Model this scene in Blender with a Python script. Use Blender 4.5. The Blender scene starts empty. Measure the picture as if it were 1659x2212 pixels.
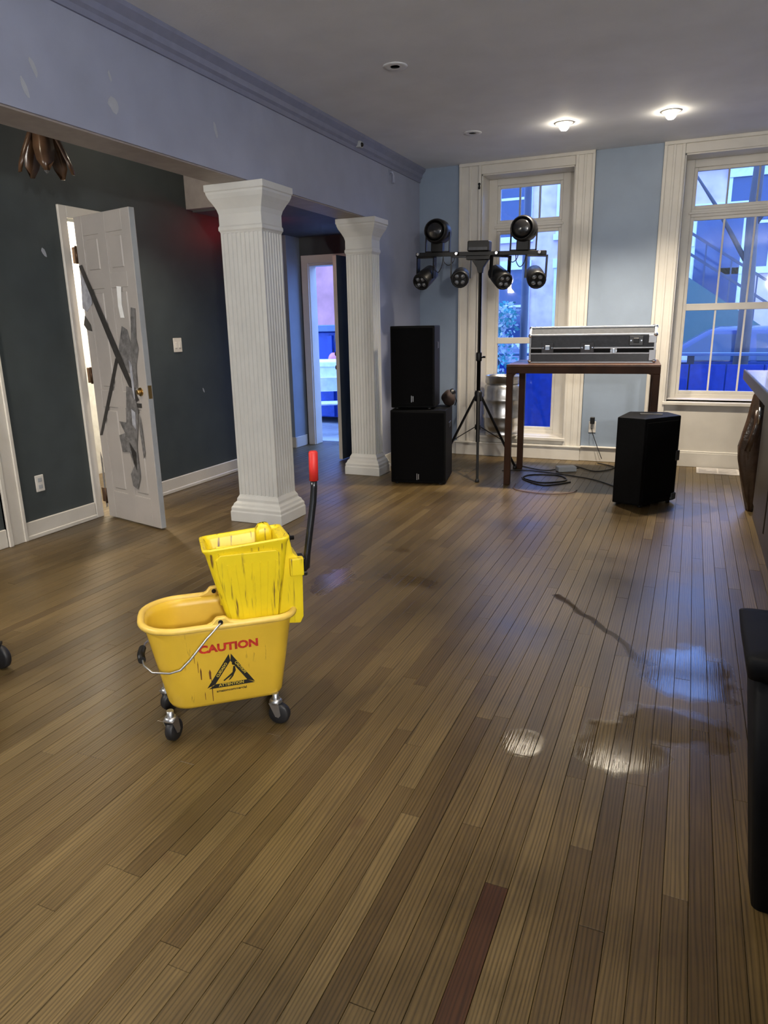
import bpy, bmesh, math, random
from mathutils import Vector, Matrix
random.seed(7)
PI = math.pi
scene = bpy.context.scene
COL = scene.collection

# ------------------------------------------------------------------ camera
f_px = 1509.03
cam_d = bpy.data.cameras.new('camera')
cam_d.sensor_fit = 'VERTICAL'
cam_d.sensor_height = 36.0
cam_d.lens = 36.0 * f_px / 2212.0
cam_d.clip_start = 0.02
cam = bpy.data.objects.new('camera', cam_d)
COL.objects.link(cam)
R = [[0.91904227, 0.08568628, -0.38473259],
     [0.39374524, -0.24429235, 0.8861636],
     [-0.01805516, -0.96590844, -0.25825356]]
cam.matrix_world = Matrix(((R[0][0], -R[0][1], -R[0][2], 0.0),
                           (R[1][0], -R[1][1], -R[1][2], 0.0),
                           (R[2][0], -R[2][1], -R[2][2], 1.4),
                           (0, 0, 0, 1)))
scene.camera = cam

# ------------------------------------------------------------------ dusk sky, exposure
world = bpy.data.worlds.new('dusk_sky')
scene.world = world
world.use_nodes = True
bg = world.node_tree.nodes['Background']
bg.inputs['Color'].default_value = (0.23, 0.42, 1.0, 1)
bg.inputs['Strength'].default_value = 5.0
scene.view_settings.view_transform = 'Standard'
scene.view_settings.look = 'None'
scene.view_settings.gamma = 1.0
scene.view_settings.use_curve_mapping = False
scene.view_settings.exposure = 0.5
LAMP_W = 165.0          # watts of one ceiling downlight
WARM = (1.0, 0.86, 0.68)
NEUTRAL = (1.0, 0.94, 0.86)

# ------------------------------------------------------------------ materials
MATS = {}
def mat(name, col, rough=0.5, metal=0.0, var=0.08, scale=14.0, bump=0.0, emit=None, estr=0.0, spec=0.5, coat=0.0, bscale=None):
    m = bpy.data.materials.new(name)
    m.use_nodes = True
    nt = m.node_tree
    p = nt.nodes['Principled BSDF']
    p.inputs['Roughness'].default_value = rough
    p.inputs['Metallic'].default_value = metal
    p.inputs['Specular IOR Level'].default_value = spec
    p.inputs['Coat Weight'].default_value = coat
    tc = nt.nodes.new('ShaderNodeTexCoord')
    nz = nt.nodes.new('ShaderNodeTexNoise')
    nz.inputs['Scale'].default_value = scale
    nz.inputs['Detail'].default_value = 4
    nt.links.new(tc.outputs['Object'], nz.inputs['Vector'])
    rp = nt.nodes.new('ShaderNodeValToRGB')
    rp.color_ramp.elements[0].position = 0.3
    rp.color_ramp.elements[1].position = 0.7
    rp.color_ramp.elements[0].color = tuple(max(0, c * (1 - var)) for c in col) + (1,)
    rp.color_ramp.elements[1].color = tuple(min(1, c * (1 + var)) for c in col) + (1,)
    nt.links.new(nz.outputs['Fac'], rp.inputs['Fac'])
    nt.links.new(rp.outputs['Color'], p.inputs['Base Color'])
    if bump:
        b = nt.nodes.new('ShaderNodeBump')
        b.inputs['Strength'].default_value = bump
        b.inputs['Distance'].default_value = 0.01
        n2 = nt.nodes.new('ShaderNodeTexNoise')
        n2.inputs['Scale'].default_value = bscale or scale * 6
        nt.links.new(tc.outputs['Object'], n2.inputs['Vector'])
        nt.links.new(n2.outputs['Fac'], b.inputs['Height'])
        nt.links.new(b.outputs['Normal'], p.inputs['Normal'])
    if emit:
        p.inputs['Emission Color'].default_value = emit + (1,)
        p.inputs['Emission Strength'].default_value = estr
    MATS[name] = m
    return m

def glass_mat(name, tint=(0.93, 0.96, 1.0)):
    m = bpy.data.materials.new(name)
    m.use_nodes = True
    nt = m.node_tree
    nt.nodes.clear()
    out = nt.nodes.new('ShaderNodeOutputMaterial')
    mix = nt.nodes.new('ShaderNodeMixShader')
    tr = nt.nodes.new('ShaderNodeBsdfTransparent')
    tr.inputs['Color'].default_value = tint + (1,)
    gl = nt.nodes.new('ShaderNodeBsdfGlossy')
    gl.inputs['Roughness'].default_value = 0.03
    fr = nt.nodes.new('ShaderNodeFresnel')
    fr.inputs['IOR'].default_value = 1.4
    nt.links.new(fr.outputs['Fac'], mix.inputs['Fac'])
    nt.links.new(tr.outputs['BSDF'], mix.inputs[1])
    nt.links.new(gl.outputs['BSDF'], mix.inputs[2])
    nt.links.new(mix.outputs['Shader'], out.inputs['Surface'])
    MATS[name] = m
    return m

mat('ceiling_paint', (0.735, 0.755, 0.80), 0.75, var=0.05, scale=3, bump=0.08, bscale=60)
mat('beam_paint', (0.30, 0.325, 0.43), 0.42, var=0.06, scale=4, bump=0.05, bscale=50)
mat('crown_paint', (0.20, 0.215, 0.31), 0.45, var=0.06)
mat('blue_paint', (0.27, 0.335, 0.43), 0.5, var=0.05, scale=4, bump=0.05, bscale=50)
mat('slate_paint', (0.050, 0.063, 0.067), 0.6, var=0.1, scale=5, bump=0.06, bscale=50)
mat('white_paint', (0.66, 0.63, 0.57), 0.45, var=0.05, scale=5, bump=0.04, bscale=40)
mat('column_paint', (0.60, 0.60, 0.575), 0.4, var=0.04, scale=6, bump=0.03, bscale=50)
mat('door_paint', (0.42, 0.39, 0.365), 0.42, var=0.06, scale=4)
mat('trim_grey', (0.38, 0.40, 0.42), 0.5, var=0.06)
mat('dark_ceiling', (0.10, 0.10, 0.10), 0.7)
mat('soffit_paint', (0.33, 0.29, 0.27), 0.6)
mat('room_white', (0.85, 0.85, 0.82), 0.6)
mat('rubber', (0.012, 0.012, 0.014), 0.5)
mat('black_metal', (0.006, 0.006, 0.0065), 0.42, spec=0.35)
mat('black_tube', (0.012, 0.012, 0.013), 0.18, spec=0.6)
mat('speaker_black', (0.003, 0.003, 0.0034), 0.6, var=0.3, scale=60, spec=0.12)
mat('grille_black', (0.002, 0.002, 0.0024), 0.8, var=0.4, scale=200, spec=0.08)
mat('bin_black', (0.004, 0.0045, 0.006), 0.6, var=0.2, spec=0.15)
mat('chrome', (0.75, 0.75, 0.76), 0.18, 1.0, var=0.05)
mat('steel', (0.62, 0.62, 0.62), 0.32, 1.0, var=0.12, scale=9, bump=0.05)
mat('zinc', (0.55, 0.56, 0.58), 0.4, 1.0, var=0.12)
mat('brass', (0.55, 0.38, 0.16), 0.35, 1.0)
mat('lens', (0.25, 0.26, 0.28), 0.08, 0.6)
mat('table_wood', (0.042, 0.017, 0.008), 0.55, var=0.35, scale=6, spec=0.15)
mat('table_top', (0.085, 0.036, 0.019), 0.38, var=0.35, scale=6, spec=0.3)
mat('case_black', (0.030, 0.031, 0.034), 0.35, var=0.2, scale=40, bump=0.05)
mat('case_grey', (0.085, 0.09, 0.10), 0.7, spec=0.12, var=0.12, scale=40)
mat('alu', (0.30, 0.30, 0.31), 0.42, 1.0, var=0.06)
mat('bar_wood', (0.028, 0.020, 0.016), 0.4, var=0.3, scale=8)
mat('bar_top', (0.33, 0.30, 0.28), 0.16, var=0.2, scale=9)
mat('brown_leather', (0.075, 0.045, 0.030), 0.22, var=0.3, scale=12, bump=0.3, bscale=30)
mat('bag_cloth', (0.035, 0.02, 0.016), 0.8, var=0.3)
mat('tape_dark', (0.045, 0.042, 0.040), 0.35, var=0.25, scale=30)
mat('tape_grey', (0.17, 0.165, 0.165), 0.28, var=0.4, scale=22, bump=0.4, bscale=60)
mat('tape_film', (0.40, 0.41, 0.46), 0.25, var=0.25, scale=18)
mat('paper_white', (0.95, 0.95, 0.93), 0.5)
mat('plastic_white', (0.72, 0.70, 0.66), 0.4)
mat('plaster_patch', (0.62, 0.62, 0.62), 0.7)
mat('plaster_faint', (0.40, 0.42, 0.47), 0.7)
mat('vent_metal', (0.62, 0.58, 0.54), 0.4)
mat('red_grip', (0.55, 0.022, 0.018), 0.5)
mat('print_red', (0.50, 0.030, 0.016), 0.6, var=0.35, scale=90)
mat('print_black', (0.014, 0.014, 0.012), 0.5)
mat('print_yellow', (0.62, 0.46, 0.05), 0.5)
mat('amber_glass', (0.085, 0.045, 0.024), 0.25, var=0.4, scale=9)
mat('bronze', (0.10, 0.055, 0.03), 0.35, 0.8)
mat('lamp_glow', (1, 1, 1), 0.5, emit=(1.0, 0.88, 0.68), estr=60.0)
mat('exit_glow', (0.5, 0.02, 0.02), 0.5, emit=(1.0, 0.03, 0.03), estr=3.2)
mat('brick_wall', (0.58, 0.42, 0.42), 0.8, var=0.2, scale=3, bump=0.1)
mat('brick_pink', (0.46, 0.20, 0.20), 0.8, var=0.2, scale=2)
mat('stone_pale', (0.62, 0.62, 0.68), 0.7)
mat('pane_dark', (0.03, 0.05, 0.11), 0.08)
mat('fence_blue', (0.010, 0.045, 0.30), 0.5, var=0.2)
mat('fence_rail', (0.10, 0.15, 0.27), 0.5)
mat('stoop_green', (0.05, 0.10, 0.09), 0.7)
mat('iron_dark', (0.03, 0.035, 0.06), 0.5)
mat('asphalt', (0.10, 0.10, 0.11), 0.8, var=0.2)
mat('concrete', (0.36, 0.36, 0.38), 0.8, var=0.1)
mat('car_blue', (0.012, 0.03, 0.12), 0.2, coat=0.5)
mat('car_grey', (0.10, 0.12, 0.17), 0.2, coat=0.5)
mat('car_glass', (0.02, 0.04, 0.08), 0.05)
mat('tail_red', (0.5, 0.02, 0.02), 0.3, emit=(1, 0.06, 0.06), estr=3.0)
mat('head_glow', (0.9, 0.9, 0.85), 0.3, emit=(1, 0.95, 0.8), estr=14.0)
mat('frost_leaf', (0.62, 0.70, 0.74), 0.6, var=0.3, scale=5)
mat('teal_leaf', (0.10, 0.42, 0.40), 0.6, var=0.3, scale=5)
mat('bark', (0.06, 0.05, 0.05), 0.8)
mat('chair_white', (0.82, 0.84, 0.86), 0.35)
mat('broom_straw', (0.36, 0.22, 0.12), 0.8)
mat('pink_plastic', (0.80, 0.25, 0.33), 0.4)
mat('cable_black', (0.012, 0.012, 0.012), 0.5)
mat('cable_brown', (0.14, 0.07, 0.04), 0.5)
glass_mat('window_glass')

def bucket_mat(name, col, dirt):
    m = mat(name, col, 0.38, var=0.07, scale=7)
    nt = m.node_tree
    p = nt.nodes['Principled BSDF']
    base = p.inputs['Base Color'].links[0].from_socket
    tc = nt.nodes.new('ShaderNodeTexCoord')
    mp = nt.nodes.new('ShaderNodeMapping')
    mp.inputs['Scale'].default_value = (75, 75, 4.5)
    nt.links.new(tc.outputs['Object'], mp.inputs['Vector'])
    nz = nt.nodes.new('ShaderNodeTexNoise')
    nz.inputs['Scale'].default_value = 1.0
    nz.inputs['Detail'].default_value = 3
    nt.links.new(mp.outputs['Vector'], nz.inputs['Vector'])
    rp = nt.nodes.new('ShaderNodeValToRGB')
    rp.color_ramp.elements[0].position = dirt
    rp.color_ramp.elements[1].position = dirt + 0.10
    rp.color_ramp.elements[0].color = (0, 0, 0, 1)
    rp.color_ramp.elements[1].color = (1, 1, 1, 1)
    nt.links.new(nz.outputs['Fac'], rp.inputs['Fac'])
    mx = nt.nodes.new('ShaderNodeMixRGB')
    nt.links.new(rp.outputs['Color'], mx.inputs['Fac'])
    nt.links.new(base, mx.inputs['Color1'])
    mx.inputs['Color2'].default_value = (0.16, 0.085, 0.02, 1)
    nt.links.new(mx.outputs['Color'], p.inputs['Base Color'])
    return m
bucket_mat('bucket_yellow', (0.70, 0.45, 0.035), 0.70)
bucket_mat('wringer_yellow', (0.76, 0.58, 0.012), 0.60)
mat('rim_yellow', (0.76, 0.52, 0.10), 0.4)
mat('drip_brown', (0.12, 0.04, 0.012), 0.6)

# wood floor: tone attribute per plank, grain, stains, wet patches
def floor_material():
    m = bpy.data.materials.new('oak_floor')
    m.use_nodes = True
    nt = m.node_tree
    L = nt.links.new
    N = nt.nodes.new
    p = nt.nodes['Principled BSDF']
    geo = N('ShaderNodeNewGeometry')
    at = N('ShaderNodeAttribute'); at.attribute_name = 'tone'
    tone = at.outputs['Fac']
    def math_(op, a, b=None, c=None, clamp=False):
        n = N('ShaderNodeMath'); n.operation = op; n.use_clamp = clamp
        for i, v in enumerate((a, b, c)):
            if v is None: continue
            if isinstance(v, (int, float)): n.inputs[i].default_value = v
            else: L(v, n.inputs[i])
        return n.outputs[0]
    def mixc(fac, a, b, typ='MIX'):
        n = N('ShaderNodeMixRGB'); n.blend_type = typ
        for i, v in zip((0, 1, 2), (fac, a, b)):
            if isinstance(v, (int, float)): n.inputs[i].default_value = v
            elif isinstance(v, tuple): n.inputs[i].default_value = v
            else: L(v, n.inputs[i])
        return n.outputs[0]
    def ramp(fac, stops):
        n = N('ShaderNodeValToRGB')
        el = n.color_ramp.elements
        while len(el) < len(stops): el.new(0.5)
        for e, (pos, c) in zip(el, stops):
            e.position = pos
            e.color = c if isinstance(c, tuple) else (c, c, c, 1)
        L(fac, n.inputs[0])
        return n.outputs[0]
    comb = N('ShaderNodeCombineXYZ')
    L(math_('MULTIPLY', tone, 31.0), comb.inputs[0])
    L(math_('MULTIPLY', tone, 57.0), comb.inputs[1])
    add = N('ShaderNodeVectorMath'); add.operation = 'ADD'
    L(geo.outputs['Position'], add.inputs[0]); L(comb.outputs[0], add.inputs[1])
    # cathedral grain
    mp = N('ShaderNodeMapping'); mp.inputs['Scale'].default_value = (1.0, 0.055, 1.0)
    L(add.outputs[0], mp.inputs['Vector'])
    wv = N('ShaderNodeTexWave'); wv.wave_type = 'BANDS'; wv.bands_direction = 'X'
    wv.inputs['Scale'].default_value = 30.0
    wv.inputs['Distortion'].default_value = 11.0
    wv.inputs['Detail'].default_value = 2.0
    wv.inputs['Detail Scale'].default_value = 0.65
    L(mp.outputs[0], wv.inputs['Vector'])
    mp2 = N('ShaderNodeMapping'); mp2.inputs['Scale'].default_value = (190.0, 5.0, 1.0)
    L(add.outputs[0], mp2.inputs['Vector'])
    fine = N('ShaderNodeTexNoise'); fine.inputs['Scale'].default_value = 1.0; fine.inputs['Detail'].default_value = 5
    L(mp2.outputs[0], fine.inputs['Vector'])
    base = ramp(tone, [(0.0, (0.085, 0.053, 0.019, 1)), (0.35, (0.116, 0.076, 0.028, 1)), (0.7, (0.145, 0.098, 0.038, 1)),
                       (0.93, (0.178, 0.124, 0.051, 1)), (0.96, (0.070, 0.028, 0.011, 1)), (1.0, (0.070, 0.028, 0.011, 1))])
    g1 = ramp(wv.outputs['Fac'], [(0.0, 0.52), (0.4, 0.98), (1.0, 1.14)])
    g2 = ramp(fine.outputs['Fac'], [(0.3, 0.72), (0.62, 1.08)])
    c = mixc(0.8, base, g1, 'MULTIPLY')
    c = mixc(0.8, c, g2, 'MULTIPLY')
    # worn / dirty areas
    big = N('ShaderNodeTexNoise'); big.inputs['Scale'].default_value = 1.5; big.inputs['Detail'].default_value = 5
    L(geo.outputs['Position'], big.inputs['Vector'])
    c = mixc(1.0, c, ramp(big.outputs['Fac'], [(0.30, 0.50), (0.5, 0.95), (0.7, 1.18)]), 'MULTIPLY')
    spot = N('ShaderNodeTexNoise'); spot.inputs['Scale'].default_value = 5.5; spot.inputs['Detail'].default_value = 3
    L(geo.outputs['Position'], spot.inputs['Vector'])
    c = mixc(math_('MULTIPLY', ramp(spot.outputs['Fac'], [(0.66, 0.0), (0.78, 1.0)]), 0.6), c, (0.06, 0.027, 0.012, 1))
    # wet patches with ragged edges
    sep = N('ShaderNodeSeparateXYZ'); L(geo.outputs['Position'], sep.inputs[0])
    wob = N('ShaderNodeTexNoise'); wob.inputs['Scale'].default_value = 6.0; wob.inputs['Detail'].default_value = 4
    L(geo.outputs['Position'], wob.inputs['Vector'])
    wet = None
    def blob(cx, cy, rx, ry):
        dx = math_('DIVIDE', math_('SUBTRACT', sep.outputs[0], cx), rx)
        dy = math_('DIVIDE', math_('SUBTRACT', sep.outputs[1], cy), ry)
        d = math_('SQRT', math_('ADD', math_('MULTIPLY', dx, dx), math_('MULTIPLY', dy, dy)))
        d = math_('ADD', d, math_('MULTIPLY', math_('SUBTRACT', wob.outputs['Fac'], 0.5), 1.6))
        return math_('SUBTRACT', 1.0, math_('MULTIPLY', math_('SUBTRACT', d, 0.75), 2.6), clamp=True)
    blobs = [(0.10, 2.86, 0.17, 0.26), (-0.12, 2.22, 0.17, 0.17), (0.05, 2.42, 0.18, 0.16), (-1.76, 3.35, 0.10, 0.22), (-0.42, 2.13, 0.07, 0.08)]
    for b in blobs:
        v = blob(*b)
        wet = v if wet is None else math_('MAXIMUM', wet, v)
    # wet trail
    def seg(ax, ay, bx, by, w):
        lx, ly = bx - ax, by - ay
        ln = math.hypot(lx, ly); lx /= ln; ly /= ln
        px = math_('SUBTRACT', sep.outputs[0], ax); py = math_('SUBTRACT', sep.outputs[1], ay)
        al = math_('ADD', math_('MULTIPLY', px, lx), math_('MULTIPLY', py, ly))
        pe = math_('ABSOLUTE', math_('ADD', math_('SUBTRACT', math_('MULTIPLY', px, ly), math_('MULTIPLY', py, lx)),
                                     math_('MULTIPLY', math_('SUBTRACT', wob.outputs['Fac'], 0.5), 0.10)))
        ins = math_('MULTIPLY', math_('GREATER_THAN', al, 0.0), math_('LESS_THAN', al, ln))
        return math_('MULTIPLY', ins, math_('SUBTRACT', 1.0, math_('MULTIPLY', math_('SUBTRACT', pe, w * 0.4), 1.0 / w), clamp=True))
    trail = math_('MAXIMUM', seg(-0.55, 3.55, -0.04, 2.88, 0.022), math_('MULTIPLY', math_('MAXIMUM', blob(-1.38, 3.47, 0.22, 0.10), blob(-1.66, 3.97, 0.10, 0.05)), 0.4))
    dark = math_('MAXIMUM', math_('MULTIPLY', wet, 0.25), math_('MULTIPLY', trail, 0.9))
    c = mixc(dark, c, (0.035, 0.019, 0.007, 1))
    L(c, p.inputs['Base Color'])
    r = ramp(big.outputs['Fac'], [(0.3, 0.30), (0.7, 0.44)])
    r = mixc(wet, r, (0.10, 0.10, 0.10, 1))
    r = mixc(trail, r, (0.16, 0.16, 0.16, 1))
    L(r, p.inputs['Roughness'])
    p.inputs['Specular IOR Level'].default_value = 0.5
    bp = N('ShaderNodeBump'); bp.inputs['Strength'].default_value = 0.10; bp.inputs['Distance'].default_value = 0.004
    L(math_('ADD', fine.outputs['Fac'], math_('MULTIPLY', wob.outputs['Fac'], 0.8)), bp.inputs['Height'])
    L(bp.outputs['Normal'], p.inputs['Normal'])
    MATS['oak_floor'] = m
floor_material()

# ------------------------------------------------------------------ mesh helpers
class MB:
    def __init__(s):
        s.v = []; s.f = []; s.sm = []
    def add(s, vs, fs, smooth=False):
        o = len(s.v)
        s.v += [tuple(v) for v in vs]
        for f in fs:
            s.f.append(tuple(i + o for i in f)); s.sm.append(smooth)
        return s
    def box(s, x0, x1, y0, y1, z0, z1):
        vs = [(x, y, z) for x in (x0, x1) for y in (y0, y1) for z in (z0, z1)]
        return s.add(vs, [(0, 1, 3, 2), (4, 6, 7, 5), (0, 4, 5, 1), (2, 3, 7, 6), (0, 2, 6, 4), (1, 5, 7, 3)])
    def prism(s, pts, axis, a, b):
        n = len(pts)
        def P(p, t):
            return (t, p[0], p[1]) if axis == 'x' else (p[0], t, p[1]) if axis == 'y' else (p[0], p[1], t)
        vs = [P(p, a) for p in pts] + [P(p, b) for p in pts]
        fs = [tuple(range(n))[::-1], tuple(range(n, 2 * n))] + [(i, (i + 1) % n, n + (i + 1) % n, n + i) for i in range(n)]
        return s.add(vs, fs)
    def loft(s, rings, cap0=True, cap1=True, smooth=True):
        n = len(rings[0]); vs = [p for r in rings for p in r]; fs = []
        for k in range(len(rings) - 1):
            for i in range(n):
                j = (i + 1) % n
                fs.append((k * n + i, k * n + j, (k + 1) * n + j, (k + 1) * n + i))
        s.add(vs, fs, smooth)
        o = len(s.v) - len(vs)
        if cap0: s.f.append(tuple(o + i for i in range(n))[::-1]); s.sm.append(False)
        if cap1: s.f.append(tuple(o + (len(rings) - 1) * n + i for i in range(n))); s.sm.append(False)
        return s
    def lathe(s, prof, c=(0, 0, 0), n=24, axis='z'):
        rings = []
        for r, h in prof:
            ring = []
            for i in range(n):
                a = 2 * PI * i / n
                q = (r * math.cos(a), r * math.sin(a), h)
                if axis == 'x': q = (q[2], q[0], q[1])
                elif axis == 'y': q = (q[0], q[2], q[1])
                ring.append((c[0] + q[0], c[1] + q[1], c[2] + q[2]))
            rings.append(ring)
        return s.loft(rings)
    def tube(s, path, r, n=8, closed=False):
        P = [Vector(p) for p in path]; rings = []
        m = len(P)
        for i, p in enumerate(P):
            if closed: d = P[(i + 1) % m] - P[i - 1]
            else: d = P[min(i + 1, m - 1)] - P[max(i - 1, 0)]
            d.normalize()
            up = Vector((0, 0, 1)) if abs(d.z) < 0.95 else Vector((0, 1, 0))
            a = d.cross(up).normalized(); b = d.cross(a).normalized()
            rr = r[i] if isinstance(r, (list, tuple)) else r
            rings.append([tuple(p + a * rr * math.cos(2 * PI * k / n) + b * rr * math.sin(2 * PI * k / n)) for k in range(n)])
        if closed:
            rings.append(rings[0]); return s.loft(rings, False, False)
        return s.loft(rings)
    def bar(s, a, b, w, h=None):
        a = Vector(a); b = Vector(b); h = h or w
        d = (b - a).normalized()
        up = Vector((0, 0, 1)) if abs(d.z) < 0.95 else Vector((0, 1, 0))
        x = d.cross(up).normalized(); y = d.cross(x).normalized()
        def ring(p): return [tuple(p + x * w / 2 * i + y * h / 2 * j) for i, j in ((-1, -1), (1, -1), (1, 1), (-1, 1))]
        return s.loft([ring(a), ring(b)], smooth=False)
    def ball(s, c, r, n=14, sz=None):
        sz = sz or (1, 1, 1)
        rings = []
        for k in range(1, n):
            t = PI * k / n
            rings.append([(c[0] + sz[0] * r * math.sin(t) * math.cos(2 * PI * i / n), c[1] + sz[1] * r * math.sin(t) * math.sin(2 * PI * i / n), c[2] - sz[2] * r * math.cos(t)) for i in range(n)])
        return s.loft(rings)
    def build(s, name, material, parent=None, bevel=0.0, seg=1, loc=None):
        me = bpy.data.meshes.new(name)
        me.from_pydata(s.v, [], s.f)
        me.polygons.foreach_set('use_smooth', s.sm)
        bm = bmesh.new(); bm.from_mesh(me)
        if bevel:
            ed = [e for e in bm.edges if len(e.link_faces) == 2 and e.calc_face_angle(0) > 0.5]
            bmesh.ops.bevel(bm, geom=ed, offset=bevel, segments=seg, affect='EDGES', profile=0.7)
        bmesh.ops.recalc_face_normals(bm, faces=bm.faces)
        bm.to_mesh(me); bm.free()
        me.materials.append(MATS[material])
        o = bpy.data.objects.new(name, me)
        COL.objects.link(o)
        if parent: o.parent = parent
        if loc: o.location = loc
        return o

def tag(o, label=None, cat=None, group=None, kind=None):
    if label: o['label'] = label
    if cat: o['category'] = cat
    if group: o['group'] = group
    if kind: o['kind'] = kind
    return o
def empty(name, loc=(0, 0, 0), rz=0.0):
    o = bpy.data.objects.new(name, None); COL.objects.link(o)
    o.empty_display_size = 0.05
    o.location = loc; o.rotation_euler = (0, 0, rz)
    return o
def thing(name, label, cat, loc=(0, 0, 0), rz=0.0, group=None):
    return tag(empty(name, loc, rz), label, cat, group)
def struct(name, mb, material, bevel=0.0, label=None):
    o = mb.build(name, material, None, bevel)
    o['kind'] = 'structure'
    if label: o['label'] = label
    return o
def text_mesh(name, body, size, material, parent, M, extr=0.0006, sx=1.0, bold=0.02):
    cu = bpy.data.curves.new(name, 'FONT')
    cu.body = body; cu.size = size; cu.extrude = extr
    cu.align_x = 'CENTER'; cu.align_y = 'CENTER'; cu.resolution_u = 3
    cu.offset = size * bold
    tmp = bpy.data.objects.new('tmp_text', cu); COL.objects.link(tmp)
    dg = bpy.context.evaluated_depsgraph_get()
    me = bpy.data.meshes.new_from_object(tmp.evaluated_get(dg))
    bpy.data.objects.remove(tmp); bpy.data.curves.remove(cu)
    me.transform(M @ Matrix.Diagonal((sx, 1, 1, 1)))
    me.materials.clear(); me.materials.append(MATS[material])
    o = bpy.data.objects.new(name, me); COL.objects.link(o); o.parent = parent
    return o

# ================================================================== STRUCTURE
CEIL = 2.95
XB, XBL = -2.75, -3.0         # beam faces
WY = 7.42                     # window wall face
XL = -4.13                    # left wall face

# ---------------- floor with planks
floor_o = struct('floor', MB().box(-6.2, 3.0, -3.0, 7.9, -0.12, -0.022), 'bar_wood')
PW = 0.0605
planks = []
row = 0
x = -6.0
while x < 2.6:
    y = -2.6 - random.random() * 1.6
    while y < 7.72:
        ln = random.choice((0.8, 1.1, 1.4, 1.8, 2.2)) * random.uniform(0.85, 1.15)
        planks.append([x, y, min(y + ln, 7.72), random.betavariate(2.2, 2.0) * 0.92])
        y += ln
    x += PW; row += 1
# the two dark replacement boards near the camera
def force(xc, y0, y1, t):
    for p in list(planks):
        if p[0] <= xc < p[0] + PW:
            if p[1] < y1 and p[2] > y0:
                planks.remove(p)
                if p[1] < y0 - 0.05: planks.append([p[0], p[1], y0, p[3]])
                if p[2] > y1 + 0.05: planks.append([p[0], y1, p[2], p[3]])
    for p in planks:
        if p[0] <= xc < p[0] + PW: xx = p[0]; break
    planks.append([xx, y0, y1, t])
force(-0.345, 0.55, 1.475, 1.0)
force(-0.085, 0.50, 1.43, 0.0)
def plank_geo(p):
    x0, y0, y1, t = p
    rnd = random.Random(int((x0 + 50) * 1000) * 131 + int((y0 + 9) * 1000))
    g = 0.0006; b = 0.0008
    top = rnd.uniform(-0.0006, 0.0)
    xa, xb, ya, yb = x0 + g, x0 + PW - g, y0 + g, y1 - g
    vs = [(xa, ya, -0.02), (xb, ya, -0.02), (xb, yb, -0.02), (xa, yb, -0.02),
          (xa, ya, top - b), (xb, ya, top - b), (xb, yb, top - b), (xa, yb, top - b),
          (xa + b, ya + b, top), (xb - b, ya + b, top), (xb - b, yb - b, top), (xa + b, yb - b, top)]
    fs = [(0, 1, 5, 4), (1, 2, 6, 5), (2, 3, 7, 6), (3, 0, 4, 7), (4, 5, 9, 8), (5, 6, 10, 9), (6, 7, 11, 10), (7, 4, 8, 11), (8, 9, 10, 11)]
    return vs, fs
def plank_obj(name, group):
    V = []; F = []; T = []
    for p in group:
        vs, fs = plank_geo(p); o = len(V)
        V += vs; F += [tuple(i + o for i in f) for f in fs]; T += [p[3]] * len(vs)
    me = bpy.data.meshes.new(name); me.from_pydata(V, [], F)
    a = me.attributes.new('tone', 'FLOAT', 'POINT'); a.data.foreach_set('value', T)
    me.materials.append(MATS['oak_floor'])
    o = bpy.data.objects.new(name, me); COL.objects.link(o); o.parent = floor_o
    return o
def in_view(p):
    best = 0
    for k in range(6):
        yy = p[1] + (p[2] - p[1]) * k / 5; xx = p[0] + PW / 2
        if yy < 0.9: continue
        cx = R[0][0] * xx + R[1][0] * yy + R[2][0] * -1.4
        cy = R[0][1] * xx + R[1][1] * yy + R[2][1] * -1.4
        cz = R[0][2] * xx + R[1][2] * yy + R[2][2] * -1.4
        if cz < 0.2: continue
        u, v = 829.5 + f_px * cx / cz, 1106 + f_px * cy / cz
        if -20 < u < 1680 and 950 < v < 2260: best = max(best, 1 / cz ** 2 * (p[2] - p[1]))
    return best
sc = sorted(((in_view(p), i) for i, p in enumerate(planks)), reverse=True)
near = [i for s, i in sc[:298] if s > 0]
nearset = set(near)
for i in near:
    plank_obj('plank', [planks[i]])
rest = plank_obj('plank_field', [p for i, p in enumerate(planks) if i not in nearset])
rest['kind'] = 'stuff'

# ---------------- ceilings
struct('ceiling', MB().box(XB - 0.02, 3.0, -3.0, 7.8, CEIL, CEIL + 0.12), 'ceiling_paint')
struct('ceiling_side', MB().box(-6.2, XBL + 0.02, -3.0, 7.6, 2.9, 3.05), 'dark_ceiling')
struct('ceiling_soffit', MB().box(-6.1, XBL, 5.33, 7.5, 2.40, 2.9), 'soffit_paint', label='brown boxed soffit over the far end of the side room')

struct('ceiling_hall_shade', MB().box(-6.0, XBL, 5.42, 7.5, 2.388, 2.40), 'dark_ceiling')  # dark panel added under the soffit so the upper hall reads as shade

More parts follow.
